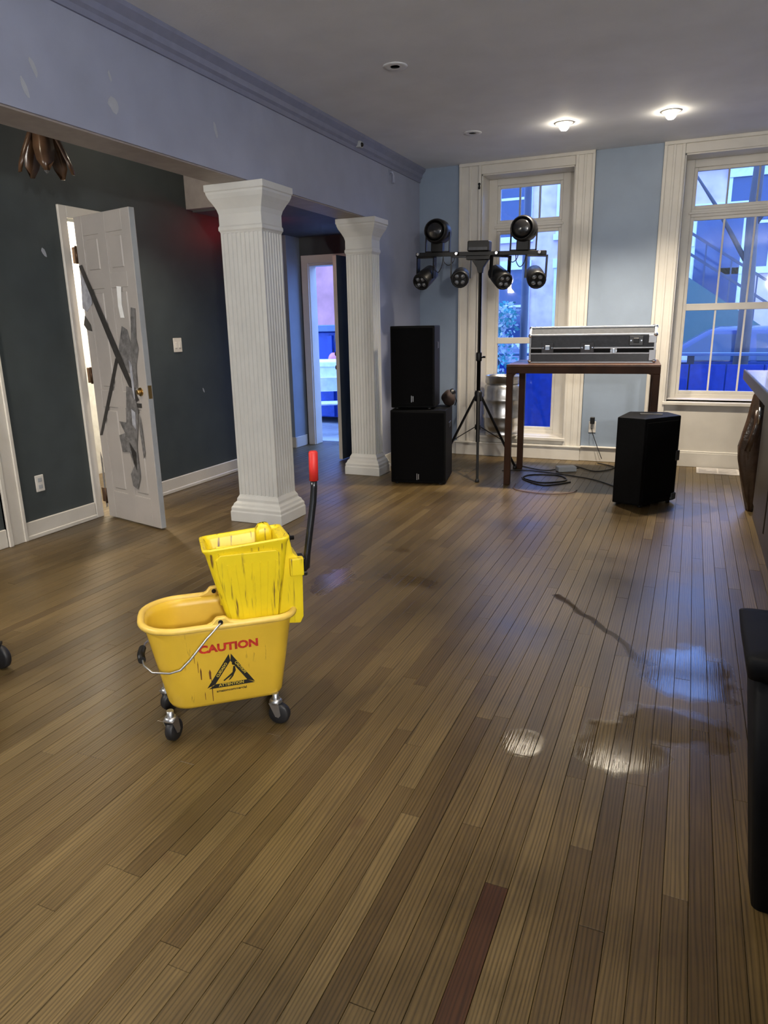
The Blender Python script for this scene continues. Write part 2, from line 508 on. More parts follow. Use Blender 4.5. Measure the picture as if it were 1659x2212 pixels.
# ---------------- beam with crown moulding
beam = struct('wall_header', MB().box(XBL, XB, -3.0, 7.5, 2.33, CEIL), 'beam_paint', label='blue grey painted beam carried by the white columns')
struct('trim_header_underside', MB().box(XBL + 0.004, XB - 0.012, -3.0, 6.3, 2.322, 2.331), 'soffit_paint')
crown = [(XB, CEIL - 0.13), (XB + 0.012, CEIL - 0.13), (XB + 0.014, CEIL - 0.10), (XB + 0.03, CEIL - 0.085), (XB + 0.036, CEIL - 0.055), (XB + 0.066, CEIL - 0.022), (XB + 0.07, CEIL), (XB, CEIL)]
struct('trim_crown', MB().prism(crown, 'y', -3.0, WY), 'crown_paint')
def patch(parent, pts, to3, material, name='plaster_patch', th=0.0015):
    mb = MB(); n = len(pts)
    vs = [to3(p, 0.0) for p in pts] + [to3(p, th) for p in pts]
    mb.add(vs, [tuple(range(n))[::-1], tuple(range(n, 2 * n))] + [(i, (i + 1) % n, n + (i + 1) % n, n + i) for i in range(n)])
    return mb.build(name, material, parent)
def blobpts(cx, cz, w, h, n=9, seed=0, lean=0.0):
    r = random.Random(seed)
    o = []
    for i in range(n):
        a = 2 * PI * i / n; k = r.uniform(0.65, 1.1)
        dz = h / 2 * math.sin(a) * k
        o.append((cx + w / 2 * math.cos(a) * k + lean * dz, cz + dz))
    return o
for k, (yy, zz, w, h, ln) in enumerate(((2.577, 2.517, 0.035, 0.08, -0.4), (2.514, 2.429, 0.035, 0.09, -0.4), (3.046, 2.481, 0.075, 0.075, 0), (3.891, 2.556, 0.03, 0.10, -0.3), (3.042, 2.609, 0.02, 0.06, -0.3))):
    patch(beam, blobpts(yy, zz, w, h, 10, k + 3, ln), lambda p, t: (XB + t, p[0], p[1]), 'plaster_faint')

# ---------------- walls
def ring_wall(x0, x1, y0, y1, z0, z1, hole, axis):
    """box wall with one rectangular hole; axis 'x' = wall runs along x."""
    a0, a1, h0, h1 = hole
    mb = MB()
    if axis == 'x':
        mb.box(x0, a0, y0, y1, z0, z1); mb.box(a1, x1, y0, y1, z0, z1)
        if h1 < z1: mb.box(a0, a1, y0, y1, h1, z1)
        if h0 > z0: mb.box(a0, a1, y0, y1, z0, h0)
    else:
        mb.box(x0, x1, y0, a0, z0, z1); mb.box(x0, x1, a1, y1, z0, z1)
        if h1 < z1: mb.box(x0, x1, a0, a1, h1, z1)
        if h0 > z0: mb.box(x0, x1, a0, a1, z0, h0)
    return mb
wl = struct('wall_left', ring_wall(XL - 0.12, XL, -3.0, 5.85, 0, 2.9, (3.97, 4.48, 0, 2.17), 'y'), 'slate_paint')
patch(wl, blobpts(3.754, 1.924, 0.04, 0.06, 9, 1, -0.5), lambda p, t: (XL + t, p[0], p[1]), 'plaster_faint')
patch(wl, blobpts(5.36, 0.85, 0.02, 0.05, 7, 2, -0.5), lambda p, t: (XL + t, p[0], p[1]), 'plaster_faint')
struct('wall_partition', MB().box(XBL + 0.06, XB, 6.24, 7.5, 0, 2.33), 'beam_paint')
struct('wall_hall', MB().box(-6.12, -6.0, 5.85, 7.3, 0, 2.4), 'slate_paint')
struct('wall_hall_return', MB().box(-6.0, XL - 0.12, 5.73, 5.85, 0, 2.4), 'slate_paint')
struct('wall_hall_end', MB().box(-6.0, -4.26, 7.2, 7.65, 0, 2.4), 'blue_paint')
# back and right sides of the place, behind the camera and the bar
struct('wall_back', MB().box(-6.2, 3.0, -3.12, -3.0, 0, CEIL), 'blue_paint')
struct('wall_right', MB().box(2.6, 2.72, -3.0, 7.8, 0, CEIL), 'blue_paint')
# lit store room behind the side door
struct('wall_store', MB().box(-5.5, -5.4, 3.3, 5.73, 0, 2.6).box(-5.4, XL - 0.12, 3.3, 3.4, 0, 2.6).box(-5.4, XL - 0.12, 5.6, 5.72, 0, 2.6), 'room_white')
struct('ceiling_store', MB().box(-5.5, XL - 0.12, 3.3, 5.73, 2.6, 2.7), 'room_white')

# window wall: two deep openings
O1 = (-2.08, -1.16, 0.20, 2.84)
O2 = (-0.20, 1.06, 0.62, 2.84)
mb = MB()
D0, D1 = WY, 7.82
for (a, b) in ((-2.76, O1[0]), (O1[1], O2[0]), (O2[1], 2.62)):
    mb.box(a, b, D0, D1, 0, CEIL)
for O in (O1, O2):
    mb.box(O[0], O[1], D0, D1, O[3], CEIL); mb.box(O[0], O[1], D0, D1, 0, O[2])
struct('wall_window', mb, 'blue_paint')

def baseboard(name, mb):
    return struct(name, mb, 'white_paint', 0.004)
baseboard('baseboard_left', MB().box(XL, XL + 0.018, 3.27, 3.90, 0, 0.125).box(XL, XL + 0.018, 4.55, 5.86, 0, 0.125).box(XL, XL + 0.026, 3.27, 3.90, 0, 0.03).box(XL, XL + 0.026, 4.55, 5.86, 0, 0.03).box(XL, XL + 0.018, -3.0, 3.12, 0, 0.125))
baseboard('baseboard_partition', MB().box(XB, XB + 0.018, 6.36, WY, 0, 0.14))
baseboard('baseboard_hall', MB().box(-6.0, -4.242, 7.182, 7.2, 0, 0.125).box(-4.26, -4.242, 7.2, 7.46, 0, 0.125))
baseboard('baseboard_window', MB().box(XB, -2.32, WY - 0.03, WY, 0, 0.14).box(-0.98, -0.40, WY - 0.03, WY, 0, 0.14).box(-0.98, -0.40, WY - 0.045, WY, 0.14, 0.155))
baseboard('baseboard_window_seat', MB().box(-2.32, -0.98, WY - 0.045, WY, 0, 0.13).box(-2.33, -0.97, WY - 0.055, WY, 0.13, 0.15))

# ---------------- windows
def casing(name, O, y, left_w, right_w, top):
    """white architrave with a stepped profile around an opening, up to the ceiling"""
    mb = MB()
    for (a, b) in ((O[0] - left_w, O[0]), (O[1], O[1] + right_w)):
        mb.box(a, b, y - 0.02, y, 0.15, top)
        mb.box(a, a + 0.028, y - 0.034, y, 0.15, top)
        mb.box(b - 0.028, b, y - 0.034, y, 0.15, top)
        m = (a + b) / 2
        mb.box(m - 0.012, m + 0.012, y - 0.028, y, 0.15, top)
    mb.box(O[0], O[1], y - 0.02, y, O[3], top)
    mb.box(O[0] - left_w, O[1] + right_w, y - 0.04, y, top - 0.03, top)
    return struct(name, mb, 'white_paint', 0.003)
casing('trim_1', O1, WY, 0.23, 0.18, CEIL)
casing('trim_2', O2, WY, 0.18, 0.18, CEIL)
# white panels under the sills
struct('trim_3', MB().box(O2[0], O2[1], WY - 0.016, WY, 0.0, 0.62).box(O2[0] + 0.02, O2[1], WY - 0.03, WY, 0.14, 0.155).box(O2[0] - 0.18, O2[1] + .18, WY - 0.035, WY, 0, 0.14).box(O2[0] - 0.02, O2[1] + 0.02, WY - 0.045, WY + 0.06, 0.60, 0.63), 'white_paint', 0.003)
struct('trim_4', MB().box(O1[0], O1[1], WY - 0.016, WY, 0.15, 0.20).box(O1[0] - 0.02, O1[1] + 0.02, WY - 0.05, 7.70, 0.195, 0.225), 'white_paint', 0.003)

def window(name, O, gx0, gx1, ztr, zlo, muns, rail, label):
    """frame with a transom light over a sash; every pane and glazing bar a part"""
    w = empty(name, (0, 0, 0)); w['kind'] = 'structure'; w['label'] = label
    y0, y1 = 7.66, 7.72
    a, b, s, t = O
    # reveals (jamb linings)
    MB().box(a, a + 0.012, WY - 0.005, 7.72, s, t).build('jamb_lining', 'white_paint', w)
    MB().box(b - 0.012, b, WY - 0.005, 7.72, s, t).build('jamb_lining', 'white_paint', w)
    MB().box(a, b, WY - 0.005, 7.72, t - 0.012, t).build('jamb_lining', 'white_paint', w)
    fr = MB()
    fr.box(a + 0.012, gx0 - 0.03, y0, y1, s, t - 0.012); fr.box(gx1 + 0.03, b - 0.012, y0, y1, s, t - 0.012)
    fr.box(gx0 - 0.03, gx1 + 0.03, y0, y1, ztr[1] + 0.03, t - 0.012)
    fr.box(gx0 - 0.03, gx1 + 0.03, y0, y1, zlo[1] + 0.03, ztr[0] - 0.03)
    fr.box(gx0 - 0.03, gx1 + 0.03, y0, y1, s, zlo[0] - 0.03)
    fr.build('window_frame', 'white_paint', w, 0.004)
    MB().box(gx0 - 0.05, gx1 + 0.05, y0 - 0.018, y0 - 0.0, zlo[1] + 0.055, ztr[0] - 0.055).build('transom_bar', 'white_paint', w, 0.004)
    for (z0, z1, nm) in ((ztr[0], ztr[1], 'transom_sash'), (zlo[0], zlo[1], 'sash')):
        sh = MB()
        e = 0.03
        sh.box(gx0 - e, gx0, y0 + 0.012, y1 - 0.005, z0 - e, z1 + e); sh.box(gx1, gx1 + e, y0 + 0.012, y1 - 0.005, z0 - e, z1 + e)
        sh.box(gx0, gx1, y0 + 0.012, y1 - 0.005, z1, z1 + e); sh.box(gx0, gx1, y0 + 0.012, y1 - 0.005, z0 - e, z0)
        so = sh.build(nm, 'white_paint', w, 0.003)
        xs = [gx0] + [m for m in muns[nm]] + [gx1]
        for m in muns[nm]:
            MB().box(m - 0.008, m + 0.008, y0 + 0.016, y1 - 0.012, z0, z1).build('glazing_bar', 'trim_grey' if nm == 'transom_sash' else 'white_paint', so)
        zs = [z0, z1]
        if nm == 'sash' and rail:
            MB().box(gx0, gx1, y0 + 0.008, y1 - 0.006, rail - 0.032, rail + 0.032).build('meeting_rail', 'white_paint', so, 0.003)
            zs = [z0, rail - 0.032, rail + 0.032, z1]
        for i in range(len(xs) - 1):
            for k in range(0, len(zs), 2):
                MB().box(xs[i] + 0.001, xs[i + 1] - 0.001, 7.700, 7.704, zs[k] + 0.001, zs[k + 1] - 0.001).build('pane', 'window_glass', so)
    MB().box(a + 0.012, b - 0.012, WY + 0.03, 7.66, s + 0.026, s + 0.03).build('sill_board', 'white_paint', w)
    return w
w1 = window('window_1', O1, -1.95, -1.345, (2.43, 2.735), (0.295, 2.295), {'transom_sash': (-1.748, -1.545), 'sash': ()}, 1.215, 'tall narrow window with a three pane transom behind the light stand')
w2 = window('window_2', O2, -0.085, 0.95, (2.43, 2.73), (0.715, 2.30), {'transom_sash': (0.18, 0.43, 0.69), 'sash': (0.178, 0.436, 0.694)}, 1.515, 'wide divided window above the white panel near the bar')
MB().lathe([(0.004, 0), (0.012, 0.003), (0.012, 0.02), (0.006, 0.03), (0.016, 0.05), (0.004, 0.06)], (-2.095, WY - 0.045, 2.70), 10).build('curtain_hook', 'black_metal', w1)

# ---------------- exterior door wall, frame and open leaf
struct('wall_exterior', ring_wall(-4.26, XBL, 7.5, 7.65, 0, 2.4, (-4.16, -3.33, 0, 2.10), 'x'), 'slate_paint')
struct('trim_5', MB().box(-4.235, -4.15, 7.478, 7.5, 0, 2.19).box(-3.34, -3.255, 7.478, 7.5, 0, 2.19).box(-4.15, -3.34, 7.478, 7.5, 2.10, 2.19)
       .box(-4.165, -4.14, 7.5, 7.66, 0, 2.10).box(-3.35, -3.325, 7.5, 7.66, 0, 2.10).box(-4.14, -3.35, 7.5, 7.66, 2.075, 2.10), 'white_paint', 0.003)
d2 = empty('door_2', (-3.345, 7.47, 0.0), math.radians(-92)); d2['kind'] = 'structure'; d2['label'] = 'dark exterior door standing open beside the far column'
MB().box(0.0, 0.83, -0.02, 0.02, 0.012, 2.09).build('leaf', 'slate_paint', d2, 0.002)
MB().box(0.829, 0.834, -0.0195, 0.0195, 0.014, 2.088).build('leaf_edge', 'white_paint', d2)
for z in (0.98, 1.12):
    MB().lathe([(0.03, -0.026), (0.03, -0.021), (0.012, -0.021)][::-1], (0.77, 0, z), 14, 'y').lathe([(0.012, -0.06), (0.024, -0.055), (0.026, -0.035), (0.012, -0.026)], (0.77, 0, z), 14, 'y').build('lock_knob', 'black_metal', d2)

# ---------------- left interior door: casing, open leaf, hinges, tape
struct('trim_6', MB().box(XL, XL + 0.02, 3.905, 3.975, 0, 2.25).box(XL, XL + 0.02, 4.48, 4.55, 0, 2.25).box(XL, XL + 0.02, 3.975, 4.48, 2.17, 2.25)
       .box(XL - 0.12, XL + 0.004, 3.96, 3.975, 0, 2.17).box(XL - 0.12, XL + 0.004, 4.475, 4.49, 0, 2.17), 'white_paint', 0.003)
struct('trim_7', MB().box(XL, XL + 0.022, 3.12, 3.27, 0, 2.25).box(XL, XL + 0.035, 3.12, 3.15, 0, 2.25).box(XL, XL + 0.030, 3.245, 3.27, 0, 2.25), 'white_paint', 0.003)
Hx, Hy, Fx, Fy = -4.045, 3.965, -3.40, 3.80
DL = math.hypot(Fx - Hx, Fy - Hy)
d1 = empty('door_1', (Hx, Hy, 0), math.atan2(Fy - Hy, Fx - Hx)); d1['kind'] = 'structure'
d1['label'] = 'white six panel door standing open with dark tape stuck across it'
DZ = 2.165
leaf = MB().box(0, DL, 0.008, 0.036, 0.012, DZ)
ST = 0.095
for (a, b) in ((0, ST), (DL - ST, DL), (DL / 2 - 0.045, DL / 2 + 0.045)):
    leaf.box(a, b, 0.0, 0.044, 0.012, DZ)
for (a, b) in ((0.012, 0.22), (0.86, 0.98), (1.68, 1.78), (DZ - 0.13, DZ)):
    leaf.box(ST, DL - ST, 0.0005, 0.0435, a, b)
leaf.build('leaf', 'door_paint', d1, 0.002)
for (a, b) in ((ST + 0.02, DL / 2 - 0.065), (DL / 2 + 0.065, DL - ST - 0.02)):
    for (z0, z1) in ((0.24, 0.84), (1.0, 1.66), (1.80, DZ - 0.15)):
        MB().box(a, b, 0.002, 0.042, z0, z1).build('panel', 'door_paint', d1, 0.012)
MB().box(DL - 0.0005, DL + 0.001, 0.004, 0.040, 0.014, DZ - 0.002).build('leaf_edge', 'trim_grey', d1)
for z in (0.17, 1.08, 1.92):
    MB().box(-0.075, 0.004, 0.004, 0.03, z - 0.055, z + 0.055).lathe([(0.009, z - 0.06), (0.009, z + 0.06)], (-0.012, 0.0, 0), 10).build('hinge', 'bronze', d1)
MB().lathe([(0.030, -0.004), (0.030, 0.002)], (DL - 0.075, 0, 0.985), 16, 'y').lathe([(0.010, -0.03), (0.016, -0.028), (0.016, -0.004)], (DL - 0.075, 0, 0.985), 16, 'y').build('lock_rose', 'brass', d1)
MB().box(DL - 0.0005, DL + 0.003, 0.008, 0.036, 0.94, 1.03).build('latch_plate', 'brass', d1)
MB().box(DL - 0.13, DL - 0.08, -0.006, 0.0, 0.875, 0.905).build('strike_tab', 'tape_dark', d1)
def door_patch(pts, material, name, lift=0.0, dx=0.0):
    y = -0.0012 - lift
    o = patch(d1, [(p[0] + dx, p[1]) for p in pts], lambda p, t: (p[0], y - t, p[1]), material, name, 0.0016)
    return o
door_patch([(0.007, 1.843), (0.050, 1.850), (0.392, 1.254), (0.565, 0.928), (0.530, 0.914), (0.338, 1.221)], 'tape_dark', 'tape_strip', 0.004)
door_patch([(0.330, 1.21), (0.368, 1.205), (0.231, 0.955), (0.041, 0.642), (0.006, 0.638), (0.161, 0.909)], 'tape_dark', 'tape_strip')
door_patch([(-0.02, 0.51), (0.0, 0.46), (-0.005, 0.087), (-0.026, 0.07), (-0.028, 0.268)], 'tape_grey', 'tape_strip')
door_patch([(0.442, 1.689), (0.496, 1.683), (0.480, 1.573), (0.495, 1.481), (0.449, 1.482), (0.436, 1.559)], 'paper_white', 'paper_strip')
door_patch([(0.585, 1.547), (0.635, 1.538), (0.61, 1.341), (0.625, 1.279), (0.580, 1.169), (0.555, 1.009), (0.504, 1.015), (0.523, 1.184)], 'tape_grey', 'tape_sheet', 0.003)
door_patch([(0.452, 1.427), (0.51, 1.403), (0.544, 1.294), (0.533, 1.168), (0.507, 1.104), (0.454, 1.119), (0.406, 1.198), (0.386, 1.278)], 'tape_grey', 'tape_sheet')
door_patch([(0.435, 1.021), (0.503, 1.007), (0.545, 0.863), (0.527, 0.763), (0.481, 0.592), (0.484, 0.378), (0.437, 0.276), (0.382, 0.296), (0.369, 0.382), (0.425, 0.449), (0.386, 0.549), (0.296, 0.54), (0.275, 0.66), (0.354, 0.683), (0.296, 0.764), (0.384, 0.761)], 'tape_grey', 'tape_sheet', 0.006)
door_patch([(0.470, 0.86), (0.515, 0.84), (0.50, 0.72), (0.465, 0.75)], 'tape_film', 'tape_sheet', 0.009)
door_patch([(0.40, 0.62), (0.47, 0.55), (0.455, 0.42), (0.43, 0.47)], 'tape_dark', 'tape_sheet', 0.009)
door_patch([(0.50, 1.20), (0.53, 1.17), (0.525, 0.93), (0.505, 0.95)], 'tape_film', 'tape_sheet', 0.006)
door_patch([(0.548, 0.838), (0.575, 0.565), (0.545, 0.511), (0.530, 0.721)], 'tape_grey', 'tape_strip')
door_patch([(0.011, 1.796), (0.121, 1.68), (0.114, 1.585), (0.04, 1.531), (-0.016, 1.556)], 'tape_film', 'tape_sheet')
door_patch([(0.003, 1.507), (0.065, 1.441), (0.075, 1.395), (0.011, 1.405), (-0.026, 1.442)], 'tape_dark', 'tape_sheet')

# ================================================================== LIGHTS
def downlight(x, y, lit, label, group='recessed ceiling lights', watts=None, cone=118, z=CEIL):
    t = thing('recessed_light', label, 'ceiling light', (x, y, z), 0, group)
    MB().lathe([(0.050, -0.004), (0.075, -0.006), (0.078, 0.0), (0.048, 0.0), (0.044, -0.001)], (0, 0, 0), 28).build('trim_ring', 'plastic_white' if lit else 'ceiling_paint', t)
    MB().lathe([(0.001, -0.060), (0.022, -0.055), (0.036, -0.040), (0.042, -0.018), (0.042, -0.0015)] if lit else [(0.001, -0.004), (0.030, -0.004), (0.044, -0.0015)], (0, 0, 0), 24).build('bulb', 'lamp_glow' if lit else 'ceiling_paint', t)
    if lit:
        ld = bpy.data.lights.new('downlight_beam', 'SPOT')
        ld.energy = watts or LAMP_W; ld.color = WARM; ld.spot_size = math.radians(cone); ld.spot_blend = 0.9
        ld.shadow_soft_size = 0.05
        lo = bpy.data.objects.new('downlight_beam', ld); COL.objects.link(lo)
        lo.parent = t; lo.location = (0, 0, -0.115)
    return t
downlight(-1.10, 6.33, True, 'lit recessed ceiling light above the tall narrow window')
downlight(-0.30, 6.38, True, 'lit recessed ceiling light in front of the wide divided window')
downlight(-1.85, 6.28, False, 'unlit recessed ceiling fixture over the light stand')
downlight(-1.84, 4.54, False, 'unlit recessed ceiling fixture in the middle of the ceiling')
downlight(-0.40, 1.60, True, 'lit recessed ceiling light overhead nearest the bar', 'recessed lights overhead', 46.0)
downlight(-1.60, 1.60, True, 'lit recessed ceiling light over the mop bucket', 'recessed lights overhead', 46.0)

def dome_light(x, y, z, watts, label):
    t = thing('dome_light', label, 'ceiling light', (x, y, z))
    MB().lathe([(0.15, 0.0), (0.15, -0.02), (0.13, -0.025)], (0, 0, 0), 28).build('base_plate', 'bronze', t)
    MB().lathe([(0.13, -0.024), (0.125, -0.05), (0.09, -0.08), (0.04, -0.095), (0.005, -0.098)], (0, 0, 0), 28).build('glass_dome', 'lamp_glow', t)
    ld = bpy.data.lights.new('dome_bulb', 'POINT'); ld.energy = watts; ld.color = WARM; ld.shadow_soft_size = 0.08
    lo = bpy.data.objects.new('dome_bulb', ld); COL.objects.link(lo); lo.parent = t; lo.location = (0, 0, -0.19)
    return t
def globe_pendant(x, y, zc, z, watts, label, color=NEUTRAL):
    t = thing('globe_pendant', label, 'pendant light', (x, y, zc))
    MB().lathe([(0.05, 0.0), (0.05, -0.02), (0.006, -0.03), (0.006, z - zc + 0.13)], (0, 0, 0), 16).build('rod', 'bronze', t)
    g = 'globe_glow_%d' % int(watts)
    mat(g, (1, 1, 1), 0.5, emit=color, estr=watts)
    MB().ball((0, 0, z - zc), 0.13, 18).build('globe', g, t)
    return t
globe_pendant(-3.6, 0.2, 2.9, 2.15, 170.0, 'lit globe pendant in the near part of the side room')
downlight(-3.4, 4.60, True, 'lit recessed ceiling light above the side room beyond the open door', 'recessed side room lights', 75.0, 95, 2.9)
downlight(-3.75, 2.60, True, 'lit recessed ceiling light above the side room before the open door', 'recessed side room lights', 95.0, 90, 2.9)
globe_pendant(1.45, -1.5, CEIL, 2.1, 430.0, 'added globe pendant behind the bar counter brightening the ceiling and beam')  # unseen lamp added to brighten ceiling and beam; mirrored in the wide window
dome_light(-4.9, 4.9, 2.6, 90.0, 'lit glass dome light in the store room behind the open door')

# exit lamp behind the near column: it reddens the wall end and the outer door
t = thing('red_sign_lamp', 'glowing red sign lamp hung under the soffit behind the near column', 'sign lamp', (-3.84, 5.95, 2.388))
MB().box(-0.15, 0.15, -0.03, 0.03, -0.20, -0.02).build('housing', 'plastic_white', t, 0.004)
MB().box(-0.14, 0.14, -0.034, 0.034, -0.19, -0.03).build('red_face', 'exit_glow', t)
MB().box(-0.04, 0.04, -0.02, 0.02, -0.02, 0.0).build('mount', 'plastic_white', t)

# ================================================================== COLUMNS
def column(x, y, label, hx=0.165, hy=0.125, n1=9, n2=7):
    t = thing('fluted_column', label, 'column', (x, y, 0), 0, 'square fluted columns')
    H = 2.33
    def rect(ax, ay, z): return [(-ax, -ay, z), (ax, -ay, z), (ax, ay, z), (-ax, ay, z)]
    def prof(steps): return [rect(hx + d, hy + d, z) for d, z in steps]
    MB().loft(prof([(0.055, 0.0), (0.055, 0.075), (0.050, 0.082), (0.050, 0.105), (0.040, 0.118), (0.034, 0.135), (0.018, 0.15), (0.016, 0.17), (0.004, 0.19), (0.0, 0.20)]), smooth=False).build('base', 'column_paint', t, 0.003)
    MB().loft(prof([(0.0, 2.02), (0.003, 2.03), (0.010, 2.04), (0.010, 2.06), (0.004, 2.07), (0.004, 2.14), (0.012, 2.17), (0.030, 2.205), (0.048, 2.235), (0.058, 2.26), (0.060, 2.275), (0.066, 2.28), (0.066, H - 0.009)]), smooth=False).build('capital', 'column_paint', t, 0.002)
    # fluted shaft: outline with grooves on every side
    def side(L, n):
        pts = []
        w = L / n
        for k in range(n):
            c = -L / 2 + w * (k + 0.5); g = w * 0.30
            pts += [(c - g, 0), (c - g * 0.6, -0.007), (c + g * 0.6, -0.007), (c + g, 0)]
        return pts
    out = []
    out.append((-hx, -hy)); out += [(a, -hy - d) for a, d in side(2 * hx * 0.94, n1)]
    out.append((hx, -hy)); out += [(hx + d, a) for a, d in side(2 * hy * 0.94, n2)]
    out.append((hx, hy)); out += [(-a, hy + d) for a, d in side(2 * hx * 0.94, n1)]
    out.append((-hx, hy)); out += [(-hx - d, -a) for a, d in side(2 * hy * 0.94, n2)]
    MB().prism(out, 'z', 0.195, 2.025).build('shaft', 'column_paint', t)
    return t
column(-2.85, 4.365, 'near white fluted square column behind the yellow mop bucket')
column(-2.83, 6.14, 'far white fluted square column beside the stacked loudspeakers', 0.128, 0.085, 8, 4)

# ================================================================== MOP BUCKET
def mop_bucket():
    t = thing('mop_bucket', 'yellow wheeled mop bucket with a wringer and a red grip lever', 'mop bucket', (-1.495, 1.884, 0), math.atan2(0.652, 0.758))
    def ring(z, x0, x1, hy, rl, rr, n=8):
        pts = []
        for (cx, cy, r, a0) in ((x1 - rr, -(hy - rr), rr, -PI / 2), (x1 - rr, hy - rr, rr, 0), (x0 + rl, hy - rl, rl, PI / 2), (x0 + rl, -(hy - rl), rl, PI)):
            for k in range(n + 1):
                a = a0 + PI / 2 * k / n
                pts.append((cx + r * math.cos(a), cy + r * math.sin(a), z))
        # extra points along the two long straight runs for the raised shoulders
        return pts
    def yl(z): return 0.105 + (z - 0.11) / 0.32 * 0.045
    def body_ring(z, off=0.0):
        k = (z - 0.11) / 0.32
        return ring(z, -0.175 - 0.06 * k + off, 0.222 + 0.048 * k - off, yl(z) - off, 0.075 + 0.05 * k - off * 0.5, 0.045 + 0.02 * k - off * 0.5)
    rings = [body_ring(0.105, 0.02), body_ring(0.112, 0.004)] + [body_ring(z) for z in (0.125, 0.2, 0.3, 0.4, 0.43)]
    rings += [body_ring(0.43, 0.007), body_ring(0.40, 0.008), body_ring(0.3, 0.008), body_ring(0.2, 0.008), body_ring(0.135, 0.010)]
    body = MB().loft(rings).build('body', 'bucket_yellow', t)
    rim = MB().tube([(p[0], p[1], p[2]) for p in body_ring(0.43, -0.006)], 0.0125, 8, True)
    rim.build('rim', 'rim_yellow', t)
    # raised shoulders that carry the bail and the wringer
    for s in (-1, 1):
        y = s * 0.152
        pr = [(-0.045, 0.43), (-0.01, 0.445), (0.005, 0.462), (0.035, 0.462), (0.05, 0.447), (0.10, 0.436), (0.2, 0.43)]
        MB().prism(pr, 'y', y - 0.011, y + 0.011).build('shoulder', 'rim_yellow', t, 0.004)
        MB().lathe([(0.008, -0.016), (0.008, 0.016)], (0.018, y, 0.447), 12, 'y').build('bail_pivot', 'black_metal', t)
    # wire bail folded down round the narrow end
    path = [(0.018, -0.172, 0.447), (-0.03, -0.178, 0.402), (-0.09, -0.182, 0.335), (-0.125, -0.180, 0.302), (-0.16, -0.172, 0.292), (-0.215, -0.15, 0.294),
            (-0.243, -0.09, 0.296), (-0.252, 0.0, 0.297), (-0.243, 0.09, 0.296), (-0.215, 0.15, 0.294), (-0.16, 0.172, 0.292), (-0.125, 0.180, 0.302), (-0.09, 0.182, 0.335), (-0.03, 0.178, 0.402), (0.018, 0.172, 0.447)]
    MB().tube(path, 0.0036, 8).build('bail', 'zinc', t)
    MB().tube([(-0.250, -0.05, 0.297), (-0.255, 0.0, 0.297), (-0.250, 0.05, 0.297)], 0.013, 10).build('bail_grip', 'black_metal', t)
    # casters
    for (cx, cy, rot) in ((-0.175, -0.105, 1.0), (-0.185, 0.11, 0.6), (0.192, -0.105, -0.5), (0.192, 0.105, -0.3)):
        c = empty('caster', (cx, cy, 0), rot); c.parent = t
        MB().lathe([(0.010, 0.08), (0.012, 0.085), (0.012, 0.12)], (0, 0, 0), 12).lathe([(0.022, 0.082), (0.024, 0.088), (0.018, 0.098)], (0, 0, 0), 14).build('swivel', 'zinc', c)
        fk = MB()
        for s in (-1, 1):
            fk.prism([(-0.020, 0.086), (0.016, 0.086), (0.022, 0.040), (0.014, 0.030), (0.002, 0.034)], 'y', s * 0.019 - 0.0015, s * 0.019 + 0.0015)
        fk.box(-0.020, 0.016, -0.0205, 0.0205, 0.083, 0.087)
        fk.build('fork', 'zinc', c)
        MB().lathe([(0.010, -0.015), (0.034, -0.015), (0.039, -0.010), (0.040, 0.0), (0.039, 0.010), (0.034, 0.015), (0.010, 0.015)], (0.012, 0, 0.0402), 22, 'y').build('wheel', 'rubber', c)
    # wringer hopper
    w = empty('wringer', (0, 0, 0)); w.parent = t
    def wr(z, x0, x1, y0, y1, r):
        pts = []
        for (cx, cy, a0) in ((x1 - r, y0 + r, -PI / 2), (x1 - r, y1 - r, 0), (x0 + r, y1 - r, PI / 2), (x0 + r, y0 + r, PI)):
            for k in range(6):
                a = a0 + PI / 2 * k / 5
                pts.append((cx + r * math.cos(a), cy + r * math.sin(a), z))
        return pts
    def W(z, off=0.0):
        k = (z - 0.38) / 0.33
        tilt = 0.055 * k
        return [(p[0], p[1], p[2] - (p[1] + 0.02) * 0.06 * k + (p[0] - 0.12) * 0.07 * k) for p in wr(z, 0.055 - 0.075 * k + off, 0.222 + 0.048 * k - off, -0.112 - 0.022 * k + off, 0.05 + 0.035 * k - off, 0.022)]
    MB().loft([W(0.36), W(0.45), W(0.55), W(0.64), W(0.675), W(0.688, -0.006), W(0.695, -0.004), W(0.695, 0.004), W(0.68, 0.010), W(0.6, 0.010), W(0.5, 0.010), W(0.42, 0.012)]).build('hopper', 'wringer_yellow', w)
    # front press plate, proud of the hopper
    def PP(z, off): 
        k = (z - 0.38) / 0.33
        return 0.068 - 0.062 * k + off, 0.212 + 0.036 * k - off, -0.112 - 0.022 * k
    q = []
    for z, off in ((0.40, 0.0), (0.50, 0.0), (0.60, 0.0), (0.655, 0.004), (0.672, 0.022)):
        a, b, y = PP(z, off); q.append([(a, y - 0.009, z), (b, y - 0.009, z), (b, y + 0.003, z), (a, y + 0.003, z)])
    MB().loft(q, smooth=False).build('press_plate', 'wringer_yellow', w, 0.004, 2)
    for k in range(7):
        xx = 0.085 + k * 0.019
        MB().bar((xx, -0.1225, 0.41), (xx - 0.028 + k * 0.0085, -0.1400, 0.635), 0.004, 0.004).build('rib', 'wringer_yellow', w)
    # inner squeeze plate and top knob
    MB().box(0.03, 0.235, -0.03, -0.018, 0.45, 0.668).build('squeeze_plate', 'wringer_yellow', w, 0.004)
    MB().loft([wr(z, 0.175 + d, 0.235 - d, 0.015 + d, 0.07 - d, 0.012) for z, d in ((0.64, 0.0), (0.700, 0.002), (0.718, 0.012), (0.722, 0.02))]).build('stop_block', 'wringer_yellow', w)
